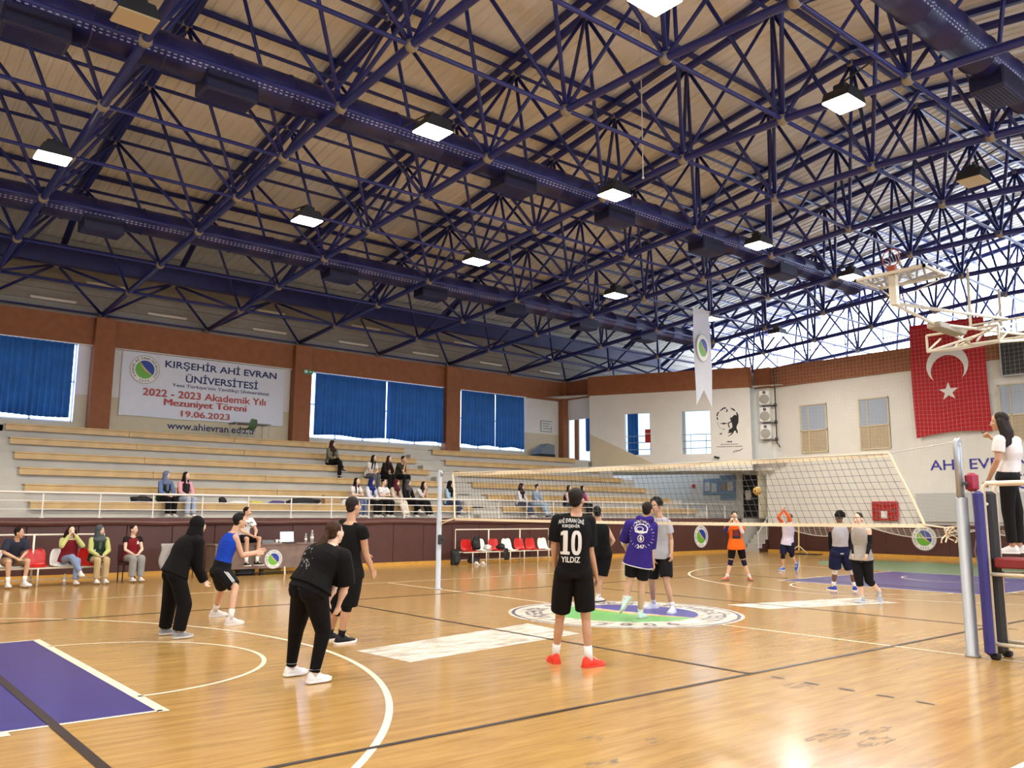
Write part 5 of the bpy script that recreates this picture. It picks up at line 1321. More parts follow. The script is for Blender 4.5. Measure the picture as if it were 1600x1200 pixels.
    if bt:
        m = cloth(bt['c']); e = bt.get('e', .014); g = MB(); loft(g, torso_rings(J, st, e, -.10, bt.get('waist', .24)), 20)
        Lk = bt['len']      # 1 = knee, 2 = ankle
        for sd in 'LR':
            Hh, K, A = J['H' + sd], J['K' + sd], J['A' + sd]
            r0 = .092 * s * W + e; rk = bt.get('knee', .066) * s * W + e * .3; ra = bt.get('cuff', .055) * s * max(1, W)
            g.ball(Hh - fw * .03 * s, .098 * s * W + e * .8, 12, 8); g.ball(Hh, r0, 12, 8)
            if Lk <= 1: p = Hh.lerp(K, Lk); g.tube([Hh, Hh.lerp(p, .5), p], [r0, (r0 + ra) / 2 + .006, ra], 14)
            else:
                g.tube([Hh, Hh.lerp(K, .5), K], [r0, (r0 + rk) / 2, rk], 14); g.ball(K, rk, 12, 8)
                p = K.lerp(A, Lk - 1); g.tube([K, K.lerp(p, .35), p], [rk, bt.get('calf', (rk + ra) / 2 / s / W) * s * W, ra], 14)
        garm['bottom'] = kid(g, bt.get('name', 'trousers' if Lk > 1 else 'shorts'), m, None, 4)
        st_ = bt.get('stripes')
        if st_:
            for sd in st_:
                Hh, K = J['H' + sd], J['K' + sd]; out = (rh if sd == 'R' else -rh)
                bv = BVHTree.FromPolygons([body.matrix_basis @ v.co if False else v.co.copy() for v in garm['bottom'].data.vertices], [tuple(p.vertices) for p in garm['bottom'].data.polygons])
                for k in (-.022, 0, .022):
                    sm = MB(); pts = []
                    for i in range(9):
                        c = Hh.lerp(K, -.12 + (Lk + .08) * i / 8) + fw * k; hit = bv.ray_cast(c + out * .4, -out)
                        if hit[0] is not None: pts.append(hit[0] + out * .001)
                    if len(pts) > 2: sm.tube(pts, .006, 5); raw(sm, 'side_stripe', mat('white print', '#dcdcdc', .6), False)
    # socks, shoes, pads, sleeves
    for sd in 'LR':
        A, K, E, Wr, Sh = (J[k + sd] for k in 'AKEWS')
        so = st.get('sock')
        if so: raw(MB().tube([A - (K - A) * .04, A.lerp(K, .12), A.lerp(K, so.get('h', .3))], [.043 * s, .042 * s, .047 * s * W], 12), 'sock', cloth(so['c']))
        if st.get('shoe'): shoe(J, sd, s * (.93 if st.get('f') else 1.02), cloth(st['shoe'], .5), mat('sole ' + st.get('sole', '#d8d5cf'), st.get('sole', '#d8d5cf'), .6), body)
        kp = st.get('kneepad')
        if kp and (kp.get('side', 'LR').find(sd) >= 0):
            Hh = J['H' + sd]; g = MB(); g.tube([K.lerp(Hh, .2), K, K.lerp(A, .2)], [.063 * s * W, .066 * s * W, .060 * s * W], 12); g.ball(K + fw * .012, .062 * s * W); kid(g, 'knee_pad', cloth(kp['c']), None, 2)
        asl = st.get('armsleeve')
        if asl and (asl.get('side', 'LR').find(sd) >= 0):
            g = MB(); p = Sh.lerp(E, asl.get('from', .35)); caps(g, [(p, .052 * s * W * la), (E, .044 * s * la), (E.lerp(Wr, .3), .046 * s * la), (E.lerp(Wr, .95), .033 * s * la)]); kid(g, 'arm_sleeve', cloth(asl['c']), None, 2)
    return body, garm, J
def cut_tris(vs, fs, mx):
    """split triangles until every edge is shorter than mx (2-D)"""
    out = []; st = [tuple(vs[i] for i in f) for f in fs if len(f) == 3]
    for f in fs:
        if len(f) > 3:
            for i in range(1, len(f) - 1): st.append((vs[f[0]], vs[f[i]], vs[f[i + 1]]))
    while st:
        a, b, c = st.pop(); L = [((a[0] - b[0]) ** 2 + (a[1] - b[1]) ** 2, 0), ((b[0] - c[0]) ** 2 + (b[1] - c[1]) ** 2, 1), ((c[0] - a[0]) ** 2 + (c[1] - a[1]) ** 2, 2)]
        m = max(L)
        if m[0] <= mx * mx: out.append((a, b, c)); continue
        if m[1] == 1: a, b, c = b, c, a
        elif m[1] == 2: a, b, c = c, a, b
        q = ((a[0] + b[0]) / 2, (a[1] + b[1]) / 2); st += [(a, q, c), (q, b, c)]
    return out
def print_on(body, garment, tris, c, right, upv, m, name, lift=.003):
    """lay flat artwork (2-D triangles, metres) on a garment from direction n"""
    right = right.normalized(); upv = (upv - right * upv.dot(right)).normalized(); n = right.cross(upv).normalized()
    bv = BVHTree.FromPolygons([v.co.copy() for v in garment.data.vertices], [tuple(p.vertices) for p in garment.data.polygons])
    mb = MB()
    for t in tris:
        ps = []
        for x, y in t:
            o = c + right * x + upv * y + n * .5; h = bv.ray_cast(o, -n)
            if h[0] is None: break
            ps.append(h[0] + n * lift)
        if len(ps) == 3: mb.add(ps, [(0, 1, 2)])
    if mb.v: q = mb.build(name, m, None); adopt(body, q); return q
def txt_tris(s_, w, h, cx=0, cy=0, bold=.03, arch=0.0, mx=.025):
    vs, fs = text_tris(s_, 1, min(bold, .02)); x0, x1, y0, y1 = text_size(vs); kx = w / (x1 - x0); ky = h / (y1 - y0)
    v2 = [((x - (x0 + x1) / 2) * kx, (y - (y0 + y1) / 2) * ky) for x, y in vs]
    v2 = [(x + cx, y + cy - arch * (2 * x / w) ** 2) for x, y in v2]
    return cut_tris(v2, fs, mx)
def poly_tris(pts, mx=.025):
    n = len(pts); c = (sum(p[0] for p in pts) / n, sum(p[1] for p in pts) / n); return cut_tris(list(pts) + [c], [(i, (i + 1) % n, n) for i in range(n)], mx)
def oval_tris(ax0, ay0, ax1, ay1, cx, cy, p=.75, n=32, mx=.03):
    q = lambda t, x, y: (cx + x * math.copysign(abs(math.cos(t)) ** p, math.cos(t)), cy + y * math.copysign(abs(math.sin(t)) ** p, math.sin(t)))
    v = [q(2 * PI * i / n, ax0, ay0) for i in range(n)] + [q(2 * PI * i / n, ax1, ay1) for i in range(n)]
    return cut_tris(v, [(i, (i + 1) % n, n + (i + 1) % n, n + i) for i in range(n)], mx)
def box_tris(x0, y0, x1, y1, mx=.03): return poly_tris([(x0, y0), (x1, y0), (x1, y1), (x0, y1)], mx)
def ring_tris(r0, r1, cx, cy, ky=1.0, n=28, mx=.03):
    o = [(cx + r0 * math.cos(2 * PI * i / n), cy + ky * r0 * math.sin(2 * PI * i / n)) for i in range(n)]; q = [(cx + r1 * math.cos(2 * PI * i / n), cy + ky * r1 * math.sin(2 * PI * i / n)) for i in range(n)]
    return cut_tris(o + q, [(i, (i + 1) % n, n + (i + 1) % n, n + i) for i in range(n)], mx)
# joints of the standing people, in metres
POSE = {
 'hijab': {'P': (-6.842, 1.544, 0.81), 'N': (-6.613, 1.548, 1.29), 'H': (-6.564, 1.559, 1.427), 'HL': (-6.842, 1.639, 0.79), 'SL': (-6.613, 1.718, 1.24), 'AL': (-6.796, 1.927, 0.085), 'TL': (-6.601, 1.927, 0.02), 'KL': (-6.797, 1.821, 0.422), 'EL': (-6.514, 1.7, 0.918), 'WL': (-6.447, 1.555, 0.71), 'HR': (-6.842, 1.449, 0.79), 'SR': (-6.623, 1.4, 1.221), 'AR': (-6.769, 1.484, 0.085), 'TR': (-6.574, 1.484, 0.02), 'KR': (-6.724, 1.454, 0.426), 'ER': (-6.591, 1.46, 0.917), 'WR': (-6.471, 1.533, 0.712), 'F': (0.97, 0.242, 0), 'r': (0, -1, 0)},
 'blue': {'P': (-5.735, 2.827, 0.735), 'N': (-5.58, 2.792, 1.317), 'H': (-5.521, 2.764, 1.475), 'HL': (-5.735, 2.922, 0.715), 'SL': (-5.58, 2.962, 1.267), 'AL': (-5.545, 3.498, 0.085), 'TL': (-5.35, 3.498, 0.02), 'KL': (-5.558, 3.21, 0.452), 'EL': (-5.399, 2.94, 0.953), 'WL': (-5.155, 2.925, 1.006), 'HR': (-5.735, 2.732, 0.715), 'SR': (-5.612, 2.666, 1.228), 'AR': (-5.733, 2.392, 0.085), 'TR': (-5.538, 2.409, 0.02), 'KR': (-5.626, 2.529, 0.511), 'ER': (-5.492, 2.685, 0.966), 'WR': (-5.271, 2.694, 0.99), 'F': (1, 0, 0), 'r': (0, -1, 0)},
 'ponytail': {'P': (-6.781, -2.155, 0.88), 'N': (-6.55, -2.164, 1.29), 'H': (-6.53, -2.153, 1.412), 'HL': (-6.789, -2.06, 0.86), 'SL': (-6.565, -1.995, 1.24), 'AL': (-6.738, -1.732, 0.085), 'TL': (-6.545, -1.705, 0.02), 'KL': (-6.752, -1.838, 0.461), 'EL': (-6.451, -2.016, 0.871), 'WL': (-6.536, -2.08, 0.75), 'HR': (-6.773, -2.249, 0.86), 'SR': (-6.528, -2.318, 1.18), 'AR': (-6.723, -2.197, 0.085), 'TR': (-6.528, -2.18, 0.02), 'KR': (-6.659, -2.233, 0.479), 'ER': (-6.461, -2.265, 0.896), 'WR': (-6.48, -2.184, 0.703), 'F': (0.966, 0.259, 0), 'r': (0.087, -0.996, 0)},
 'blacktee': {'P': (-5.285, -0.227, 0.889), 'N': (-5.316, -0.284, 1.502), 'H': (-5.29, -0.29, 1.687), 'HL': (-5.293, -0.132, 0.869), 'SL': (-5.331, -0.115, 1.452), 'AL': (-5.304, 0.204, 0.085), 'TL': (-5.112, 0.238, 0.02), 'KL': (-5.276, 0.073, 0.394), 'EL': (-5.047, -0.166, 1.187), 'WL': (-4.987, -0.129, 1.081), 'HR': (-5.277, -0.322, 0.869), 'SR': (-5.261, -0.463, 1.385), 'AR': (-5.323, -0.143, 0.085), 'TR': (-5.129, -0.126, 0.02), 'KR': (-5.301, -0.232, 0.481), 'ER': (-5.165, -0.419, 1.093), 'WR': (-5.049, -0.384, 0.895), 'F': (0.985, 0.174, 0), 'r': (0.087, -0.996, 0)},
 'ten': {'P': (-4.212, -3.157, 1.015), 'N': (-4.25, -3.247, 1.626), 'H': (-4.262, -3.264, 1.76), 'HL': (-4.283, -3.093, 0.995), 'SL': (-4.391, -3.104, 1.539), 'AL': (-4.146, -2.797, 0.085), 'TL': (-4.054, -2.625, 0.02), 'KL': (-4.196, -2.919, 0.466), 'EL': (-4.379, -3.033, 1.267), 'WL': (-4.277, -2.943, 1.05), 'HR': (-4.141, -3.22, 0.995), 'SR': (-4.14, -3.329, 1.533), 'AR': (-4.028, -3.194, 0.085), 'TR': (-3.833, -3.194, 0.02), 'KR': (-4.063, -3.189, 0.491), 'ER': (-4.093, -3.302, 1.2), 'WR': (-3.97, -3.252, 0.967), 'F': (0.906, 0.423, 0), 'r': (0.743, -0.669, 0)},
 'tank': {'P': (0.823, 1.364, 0.91), 'N': (0.74, 1.318, 1.481), 'H': (0.693, 1.327, 1.633), 'HL': (0.761, 1.437, 0.89), 'SL': (0.692, 1.418, 1.381), 'AL': (0.876, 1.705, 0.085), 'TL': (1.002, 1.855, 0.02), 'KL': (0.858, 1.55, 0.431), 'EL': (0.768, 1.54, 1.111), 'WL': (0.988, 1.642, 1), 'HR': (0.884, 1.291, 0.89), 'SR': (0.831, 1.227, 1.359), 'AR': (0.843, 1.465, 0.085), 'TR': (1.031, 1.515, 0.02), 'KR': (0.847, 1.403, 0.43), 'ER': (0.972, 1.183, 1.127), 'WR': (0.965, 1.322, 0.99), 'F': (0.5, 0.866, 0), 'r': (0.643, -0.766, 0)},
 'purple': {'P': (-0.583, -0.829, 0.933), 'N': (-0.56, -0.97, 1.547), 'H': (-0.549, -1.005, 1.678), 'HL': (-0.633, -0.748, 0.913), 'SL': (-0.702, -0.762, 1.447), 'AL': (-0.677, -0.627, 0.313), 'TL': (-0.722, -0.57, 0.083), 'KL': (-0.604, -0.653, 0.558), 'EL': (-0.628, -0.576, 1.192), 'WL': (-0.399, -0.456, 0.956), 'HR': (-0.532, -0.909, 0.913), 'SR': (-0.504, -1.061, 1.425), 'AR': (-0.426, -0.706, 0.085), 'TR': (-0.242, -0.639, 0.02), 'KR': (-0.49, -0.798, 0.494), 'ER': (-0.461, -0.963, 1.08), 'WR': (-0.347, -0.922, 0.862), 'F': (0.951, 0.309, 0), 'r': (0.53, -0.848, 0)},
 'greytee': {'P': (0.62, -0.231, 0.947), 'N': (0.546, -0.297, 1.586), 'H': (0.486, -0.278, 1.745), 'HL': (0.66, -0.317, 0.927), 'SL': (0.605, -0.414, 1.456), 'AL': (0.611, -0.491, 0.085), 'TL': (0.434, -0.573, 0.02), 'KL': (0.583, -0.395, 0.486), 'EL': (0.684, -0.428, 1.195), 'WL': (0.634, -0.472, 0.966), 'HR': (0.58, -0.145, 0.927), 'SR': (0.525, -0.158, 1.453), 'AR': (0.843, 0.126, 0.085), 'TR': (0.655, 0.176, 0.02), 'KR': (0.668, -0.003, 0.457), 'ER': (0.569, -0.137, 1.161), 'WR': (0.531, -0.188, 0.92), 'F': (-0.985, -0.174, 0), 'r': (-0.423, 0.906, 0)},
 'orange': {'P': (7.217, 2.952, 0.839), 'N': (7.135, 2.902, 1.432), 'H': (7.106, 2.897, 1.584), 'HL': (7.288, 2.889, 0.819), 'SL': (7.263, 2.809, 1.324), 'AL': (7.522, 2.812, 0.085), 'TL': (7.41, 2.652, 0.02), 'KL': (7.388, 2.865, 0.449), 'EL': (7.184, 2.744, 1.189), 'WL': (6.964, 2.692, 1.444), 'HR': (7.147, 3.016, 0.819), 'SR': (7.039, 3.013, 1.322), 'AR': (7.089, 3.165, 0.085), 'TR': (6.896, 3.199, 0.02), 'KR': (7.134, 3.078, 0.447), 'ER': (6.864, 3.023, 1.205), 'WR': (6.821, 2.828, 1.443), 'F': (-0.743, -0.669, -0.45), 'r': (-0.743, 0.669, 0)},
 'setter': {'P': (11.672, 4.364, 0.79), 'N': (11.621, 4.29, 1.375), 'H': (11.638, 4.244, 1.537), 'HL': (11.681, 4.269, 0.77), 'SL': (11.601, 4.156, 1.344), 'AL': (11.934, 4.263, 0.208), 'TL': (11.926, 4.275, -0.018), 'KL': (11.786, 4.317, 0.456), 'EL': (11.524, 4.177, 1.559), 'WL': (11.437, 4.278, 1.742), 'HR': (11.664, 4.459, 0.77), 'SR': (11.647, 4.432, 1.34), 'AR': (11.617, 4.512, 0.085), 'TR': (11.423, 4.495, 0.02), 'KR': (11.581, 4.472, 0.413), 'ER': (11.314, 4.407, 1.536), 'WR': (11.396, 4.302, 1.72), 'F': (-0.996, -0.087, 0.4), 'r': (-0.087, 0.996, 0)},
 'curly': {'P': (6.596, -0.135, 0.83), 'N': (6.527, -0.194, 1.413), 'H': (6.512, -0.211, 1.564), 'HL': (6.525, -0.071, 0.81), 'SL': (6.409, -0.072, 1.339), 'AL': (6.678, 0.098, 0.085), 'TL': (6.769, 0.27, 0.02), 'KL': (6.611, 0.01, 0.428), 'EL': (6.431, -0.015, 1.093), 'WL': (6.548, 0.045, 0.835), 'HR': (6.667, -0.198, 0.81), 'SR': (6.676, -0.31, 1.331), 'AR': (6.942, -0.242, 0.085), 'TR': (7.111, -0.145, 0.02), 'KR': (6.841, -0.248, 0.433), 'ER': (6.755, -0.294, 1.055), 'WR': (6.75, -0.239, 0.8), 'F': (0.342, 0.94, 0), 'r': (0.743, -0.669, 0)},
 'greytank': {'P': (4.704, -1.628, 0.826), 'N': (4.62, -1.676, 1.421), 'H': (4.583, -1.67, 1.546), 'HL': (4.734, -1.718, 0.806), 'SL': (4.67, -1.817, 1.326), 'AL': (5.081, -1.748, 0.193), 'TL': (5.066, -1.762, -0.007), 'KL': (4.836, -1.683, 0.411), 'EL': (4.667, -1.838, 1.116), 'WL': (4.547, -1.827, 0.9), 'HR': (4.675, -1.537, 0.806), 'SR': (4.637, -1.556, 1.339), 'AR': (4.763, -1.562, 0.085), 'TR': (4.568, -1.562, 0.02), 'KR': (4.676, -1.575, 0.42), 'ER': (4.644, -1.515, 1.107), 'WR': (4.57, -1.543, 0.897), 'F': (-0.999, 0.035, 0), 'r': (-0.309, 0.951, 0)},
 'umpire': {'P': (0.725, -5.712, 2.1), 'N': (0.665, -5.762, 2.6), 'H': (0.578, -5.721, 2.757), 'HL': (0.636, -5.748, 2.08), 'SL': (0.441, -5.755, 2.519), 'AL': (0.809, -5.673, 1.235), 'TL': (0.727, -5.497, 1.17), 'KL': (0.721, -5.688, 1.683), 'EL': (0.418, -5.729, 2.288), 'WL': (0.546, -5.547, 2.03), 'HR': (0.813, -5.676, 2.08), 'SR': (0.92, -5.766, 2.531), 'AR': (1.07, -5.656, 1.235), 'TR': (1.003, -5.473, 1.17), 'KR': (0.971, -5.694, 1.675), 'ER': (1.144, -5.605, 2.44), 'WR': (0.997, -5.451, 2.613), 'F': (-0.139, 0.99, 0), 'r': (0.927, 0.375, 0)},
}
# ---------------------------------------------------------------- players and umpire
SK1, SK2, SK3, SK4 = '#caa084', '#bd9275', '#dcb8a0', '#6f5142'
M_PRINT = mat('white shirt print', '#d9d9d6', .6)
PLAY = 'players on the court'
def pl(key, st, label): return person(POSE[key], st, label, PLAY, .007)
SOCKW = dict(c='#dedbd6', h=.3)
pl('hijab', dict(s=.95, f=1, skin=SK3, hair='hijab', hcol='#080708', drape=0, top=dict(c='#080708', e=.05, hem=-.03, sleeve=2.0, cuff=.08, wcuff=.06, flare=.015, name='sweatshirt'), bottom=dict(c='#080708', len=1.93, e=.02, knee=.095, cuff=.088), shoe='#8d9092', sole='#c9c6bf'),
   'person in black headscarf, black sweatshirt and wide black trousers, leaning forward')
b, g, J = pl('blue', dict(s=.97, w=1.02, skin=SK1, hair='short', hcol='#15110f', quiff=1, top=dict(c='#173fae', e=.014, hem=.06, sleeve=0, flare=.01, name='tank_top'), bottom=dict(c='#111015', len=.86, e=.02, cuff=.1, stripes='R'), sock=SOCKW, shoe='#d8d3cf', sole='#e5e2dc', handL=dict(curl=.25), handR=dict(curl=.25)),
   'person in bright blue tank top and black striped shorts, crouching with both hands held out')
b, g, J = pl('ponytail', dict(s=.95, w=1.34, f=1, skin=SK3, hair='pony', hcol='#3a2314', pony=[(0, -.13, -.05, .04), (-.01, -.17, -.12, .05), (-.03, -.23, -.2, .045), (-.03, -.29, -.27, .025)], top=dict(c='#080708', e=.035, hem=.03, sleeve=.92, cuff=.085, flare=.02, name='t_shirt'), bottom=dict(c='#080708', len=1.95, e=.014, knee=.058, cuff=.040, calf=.052, name='leggings'), sock=dict(c='#e6e4e0', h=.12), shoe='#e4e3e1', sole='#efeeec'),
   'person with a long brown ponytail, black t-shirt and leggings, bending forward in white trainers')
P, N, up, rs, rh = axes(J); fw = up.cross(rs)
random.seed(5); tr = []
for i in range(26):
    a, r = random.uniform(0, 6.28), random.uniform(.0, .13); cx, cy = r * math.cos(a), r * math.sin(a) * 1.1; w = random.uniform(.006, .02)
    tr += poly_tris([(cx + w * math.cos(q * 1.0472) * (1 if q % 2 else .45), cy + w * math.sin(q * 1.0472) * (1 if q % 2 else .45)) for q in range(6)], .03)
print_on(b, g['top'], tr, P.lerp(N, .42) + rs * -.05, rs, up, mat('grey flower print', '#8c8c8c', .6), 'flower_print', .004)
pl('blacktee', dict(s=1.02, w=1.06, skin=SK2, hair='short', hcol='#241b16', top=dict(c='#090909', e=.024, hem=-.12, sleeve=.3, cuff=.08, flare=.03, name='t_shirt'), bottom=dict(c='#090909', len=1.0, e=.025, cuff=.12), sock=dict(c='#161616', h=.22), shoe='#17171a', sole='#e4e2de', kneepad=dict(c='#111111')),
   'person in loose black t-shirt and long black shorts standing just behind the ponytailed player')
b, g, J = pl('ten', dict(s=1.03, w=.92, skin=SK2, hair='short', hcol='#1c1512', top=dict(c='#0b0b0e', e=.024, hem=-.10, sleeve=.78, cuff=.082, flare=.02, name='t_shirt'), bottom=dict(c='#0a0a0b', len=.80, e=.025, cuff=.105), sock=dict(c='#e3e1de', h=.34), shoe='#e0402c', sole='#d83a2c', handR=dict(curl=.5)),
   'person seen from behind in black shirt with large white number 10 and red-orange shoes')
P, N, up, rs, rh = axes(J); upz = Vector((0, 0, 1)); cb = P.lerp(N, .62)
tr = box_tris(-.082, -.21, -.035, .04) + box_tris(-.108, -.21, -.012, -.178) + poly_tris([(-.108, -.012), (-.08, -.005), (-.08, .04), (-.108, .02)]) + oval_tris(.055, .128, .018, .088, .058, -.085) + txt_tris('AH\u0130 EVRAN \u00dcN\u0130', .27, .058, 0, .155, .012, .02, .015) + txt_tris('KIR\u015eEH\u0130R', .185, .05, 0, .09, .012, 0, .015) + txt_tris('YILDIZ', .2, .06, 0, -.262, .04)
print_on(b, g['top'], tr, cb + rs * -.05, rs, upz, M_PRINT, 'white_lettering')
pl('tank', dict(s=1.0, w=1.05, skin=SK1, hair='short', hcol='#15110f', top=dict(c='#0b0b0c', e=.02, hem=-.06, sleeve=0, flare=.02, name='tank_top'), bottom=dict(c='#0b0b0c', len=.85, e=.03, cuff=.12), sock=dict(c='#d9d7d3', h=.2), shoe='#d9d7d4', sole='#222222', handR=dict(curl=.8)),
   'person in black tank top and shorts with hand on hip, beside number 10')
b, g, J = pl('purple', dict(s=1.02, w=1.0, skin=SK1, hair='short', hcol='#1d1613', top=dict(c='#2f2273', e=.036, hem=-.17, sleeve=.95, cuff=.09, flare=.05, hood=1, name='hooded_shirt'), bottom=dict(c='#0e0e10', len=.72, e=.016, cuff=.088), sock=dict(c='#e2e0dd', h=.16), shoe='#c3ddd8', sole='#a7ad93', handR=dict(curl=.5)),
   'person in purple hooded shirt with white back print, walking away over the floor badge')
P, N, up, rs, rh = axes(J); cb = P.lerp(N, .55)
tr = txt_tris('LOST HILLS', .26, .05, 0, .24, .02, .04) if False else []
# back artwork: arched words, a helmet-like dome with rays, a drop and the number 247
tr = txt_tris('\u00b7H\u0130K\u0130 HILL\u00b7', .25, .045, 0, .24, .02, .045)
for i in range(22):
    a = 2 * PI * i / 22; r0, r1 = .17, .20; c, s_ = math.cos(a), math.sin(a); w = .003
    tr += poly_tris([(r0 * c - w * s_, r0 * s_ + w * c + .02), (r1 * c - w * s_, r1 * s_ + w * c + .02), (r1 * c + w * s_, r1 * s_ - w * c + .02), (r0 * c + w * s_, r0 * s_ - w * c + .02)], .05)
tr += ring_tris(.105, .088, 0, .12, .72) + ring_tris(.06, .045, -.02, .115, .6) + poly_tris([(-.1, .085), (.1, .085), (.085, .06), (-.085, .06)]) + poly_tris([(-.02, -.03), (0, .02), (.02, -.03), (.018, -.055), (0, -.065), (-.018, -.055)]) + ring_tris(.05, .04, 0, -.03, 1.15)
tr += txt_tris('247', .12, .06, 0, -.15, .04)
print_on(b, g['top'], tr, cb, rs, Vector((0, 0, 1)), M_PRINT, 'white_back_print')
c, r_, f_, w_, d_ = torso_rings(J, dict(s=1.02, w=1.0, top=1), .036, -.17, .9, flare=.05)[0]
q = MB().tube([c + r_ * (w_ + .002) * math.copysign(abs(math.cos(a)) ** .85, math.cos(a)) + f_ * (d_ + .002) * math.copysign(abs(math.sin(a)) ** .9, math.sin(a)) for a in [2 * PI * i / 36 for i in range(36)]], .007, 6, closed=True).build('white_hem', M_PRINT); adopt(b, q)
pl('greytee', dict(s=1.06, w=.95, skin=SK2, hair='curly', hcol='#15110f', top=dict(c='#aaa7b0', e=.03, hem=-.09, sleeve=.6, cuff=.08, flare=.04, name='t_shirt'), bottom=dict(c='#141216', len=.8, e=.018, cuff=.105), sock=dict(c='#dcdad8', h=.22), shoe='#dcdde4', sole='#e6e6e6', handL=dict(curl=.5)),
   'person with curly black hair in pale grey t-shirt and black shorts facing the purple shirt')
b, g, J = pl('orange', dict(s=.97, w=1.0, f=1, skin=SK3, hair='bun', hcol='#3a271d', top=dict(c='#e5681c', e=.03, hem=-.10, sleeve=.7, cuff=.085, flare=.05, name='t_shirt'), bottom=dict(c='#121013', len=.74, e=.008, cuff=.082), kneepad=dict(c='#1f1c3c'), sock=dict(c='#dedbd6', h=.22), shoe='#c96a4e', sole='#8e7f70', handL=dict(curl=.7), handR=dict(curl=.7)),
   'person in bright orange shirt and navy knee pads, hands raised to the mouth')
P, N, up, rs, rh = axes(J); fw = up.cross(rs).normalized()
print_on(b, g['top'], poly_tris([(-.1, -.1), (.1, -.1), (.1, .1), (-.1, .1)]), P.lerp(N, .55) , -rs, up, mat('maroon print', '#6e2330', .6), 'chest_print', .003)
print_on(b, g['top'], poly_tris([(-.1, -.05), (.1, -.05), (.1, .02), (-.1, .02)]), P.lerp(N, .42), -rs, up, mat('dark print', '#191a26', .6), 'chest_print', .0045)
o = person
for sd, c in (('L', '#dcdae0'), ('R', '#2c3268')):
    gm = MB(); caps(gm, [(J['S' + sd].lerp(J['E' + sd], .6), .052), (J['E' + sd], .05), (J['E' + sd].lerp(J['W' + sd], .75), .038)]); q = remesh(gm, 'arm_sleeve', cloth(c), .008, 2); adopt(b, q)
pl('setter', dict(s=.98, w=1.0, skin=SK1, hair='short', hcol='#1a1411', top=dict(c='#c9c4d6', e=.026, hem=-.06, sleeve=.35, cuff=.08, flare=.02, name='t_shirt'), bottom=dict(c='#1a1d38', len=.8, e=.02, cuff=.1), armsleeve=dict(c='#e2622a'), kneepad=dict(c='#141414'), sock=dict(c='#d8d6d2', h=.12), shoe='#3d63b4', sole='#dedede', handL=dict(curl=.2), handR=dict(curl=.2)),
   'person in white shirt with orange arm sleeves reaching both arms up for the ball')
pl('curly', dict(s=1.0, w=.98, skin=SK4, hair='curly', hcol='#0f0d0d', top=dict(c='#a5a3a8', e=.022, hem=-.06, sleeve=0, flare=.02, name='sleeveless_shirt'), armsleeve={'c': '#121214', 'from': .0}, bottom=dict(c='#161c3c', len=.85, e=.03, cuff=.13), kneepad=dict(c='#dcdbdc'), sock=dict(c='#dddcda', h=.34), shoe='#2d43a6', sole='#e2e2e2', handR=dict(curl=.4)),
   'person seen from behind in grey sleeveless shirt, navy shorts and white knee pads')
pl('greytank', dict(s=.98, w=1.12, f=1, skin=SK3, hair='bun', hcol='#3b2a20', top=dict(c='#9d9993', e=.018, hem=-.04, sleeve=0, flare=.02, name='tank_top'), armsleeve={'c': '#131315', 'from': .4}, bottom=dict(c='#121114', len=1.32, e=.012, knee=.07, cuff=.062, name='leggings'), sock=dict(c='#d9d7d4', h=.16), shoe='#a3a9b2', sole='#c7c9ca', handL=dict(curl=.6)),
   'person in grey tank top, black cropped leggings and one black arm sleeve, stepping left')
b, g, J = pl('umpire', dict(s=.97, f=1, w=1.04, skin=SK2, hair='long', hlen=.28, hcol='#211814', top=dict(c='#dcd8d6', e=.022, hem=.12, sleeve=.62, cuff=.072, flare=.01, name='t_shirt'), bottom=dict(c='#1b1b1c', len=1.86, e=.01, knee=.072, cuff=.06, calf=.066, waist=.30), shoe='#d9d5d0', sole='#e6e4e0', handL=dict(curl=.9), handR=dict(curl=1.1)),
   'person with long dark hair in white t-shirt and black trousers standing on the umpire stand')
t = empty('whistle', J['WR'] + Vector((0, .06, .06)), 0, 'small dark whistle in the raised hand of the umpire', 'whistle')
MB().ball((0, 0, 0), (.014, .014, .011)).box(-.006, 0, -.004, .006, .045, .008).build('whistle_body', M_DARK, t)
t = MB().tube([J['WL'] + Vector((.032 * math.cos(a), .0, .032 * math.sin(a))) for a in [2 * PI * i / 16 for i in range(16)]], .006, 6, closed=True).build('watch_strap', M_DARK); adopt(b, t)
tag(lump('red_kit_bag', M_REDPL, (12.35, 12.4, 0), (.2, .16, .15), 'x', 'bag', None, 31), 'small red bag on the floor by the maroon wall, right of the black tank top', 'bag')
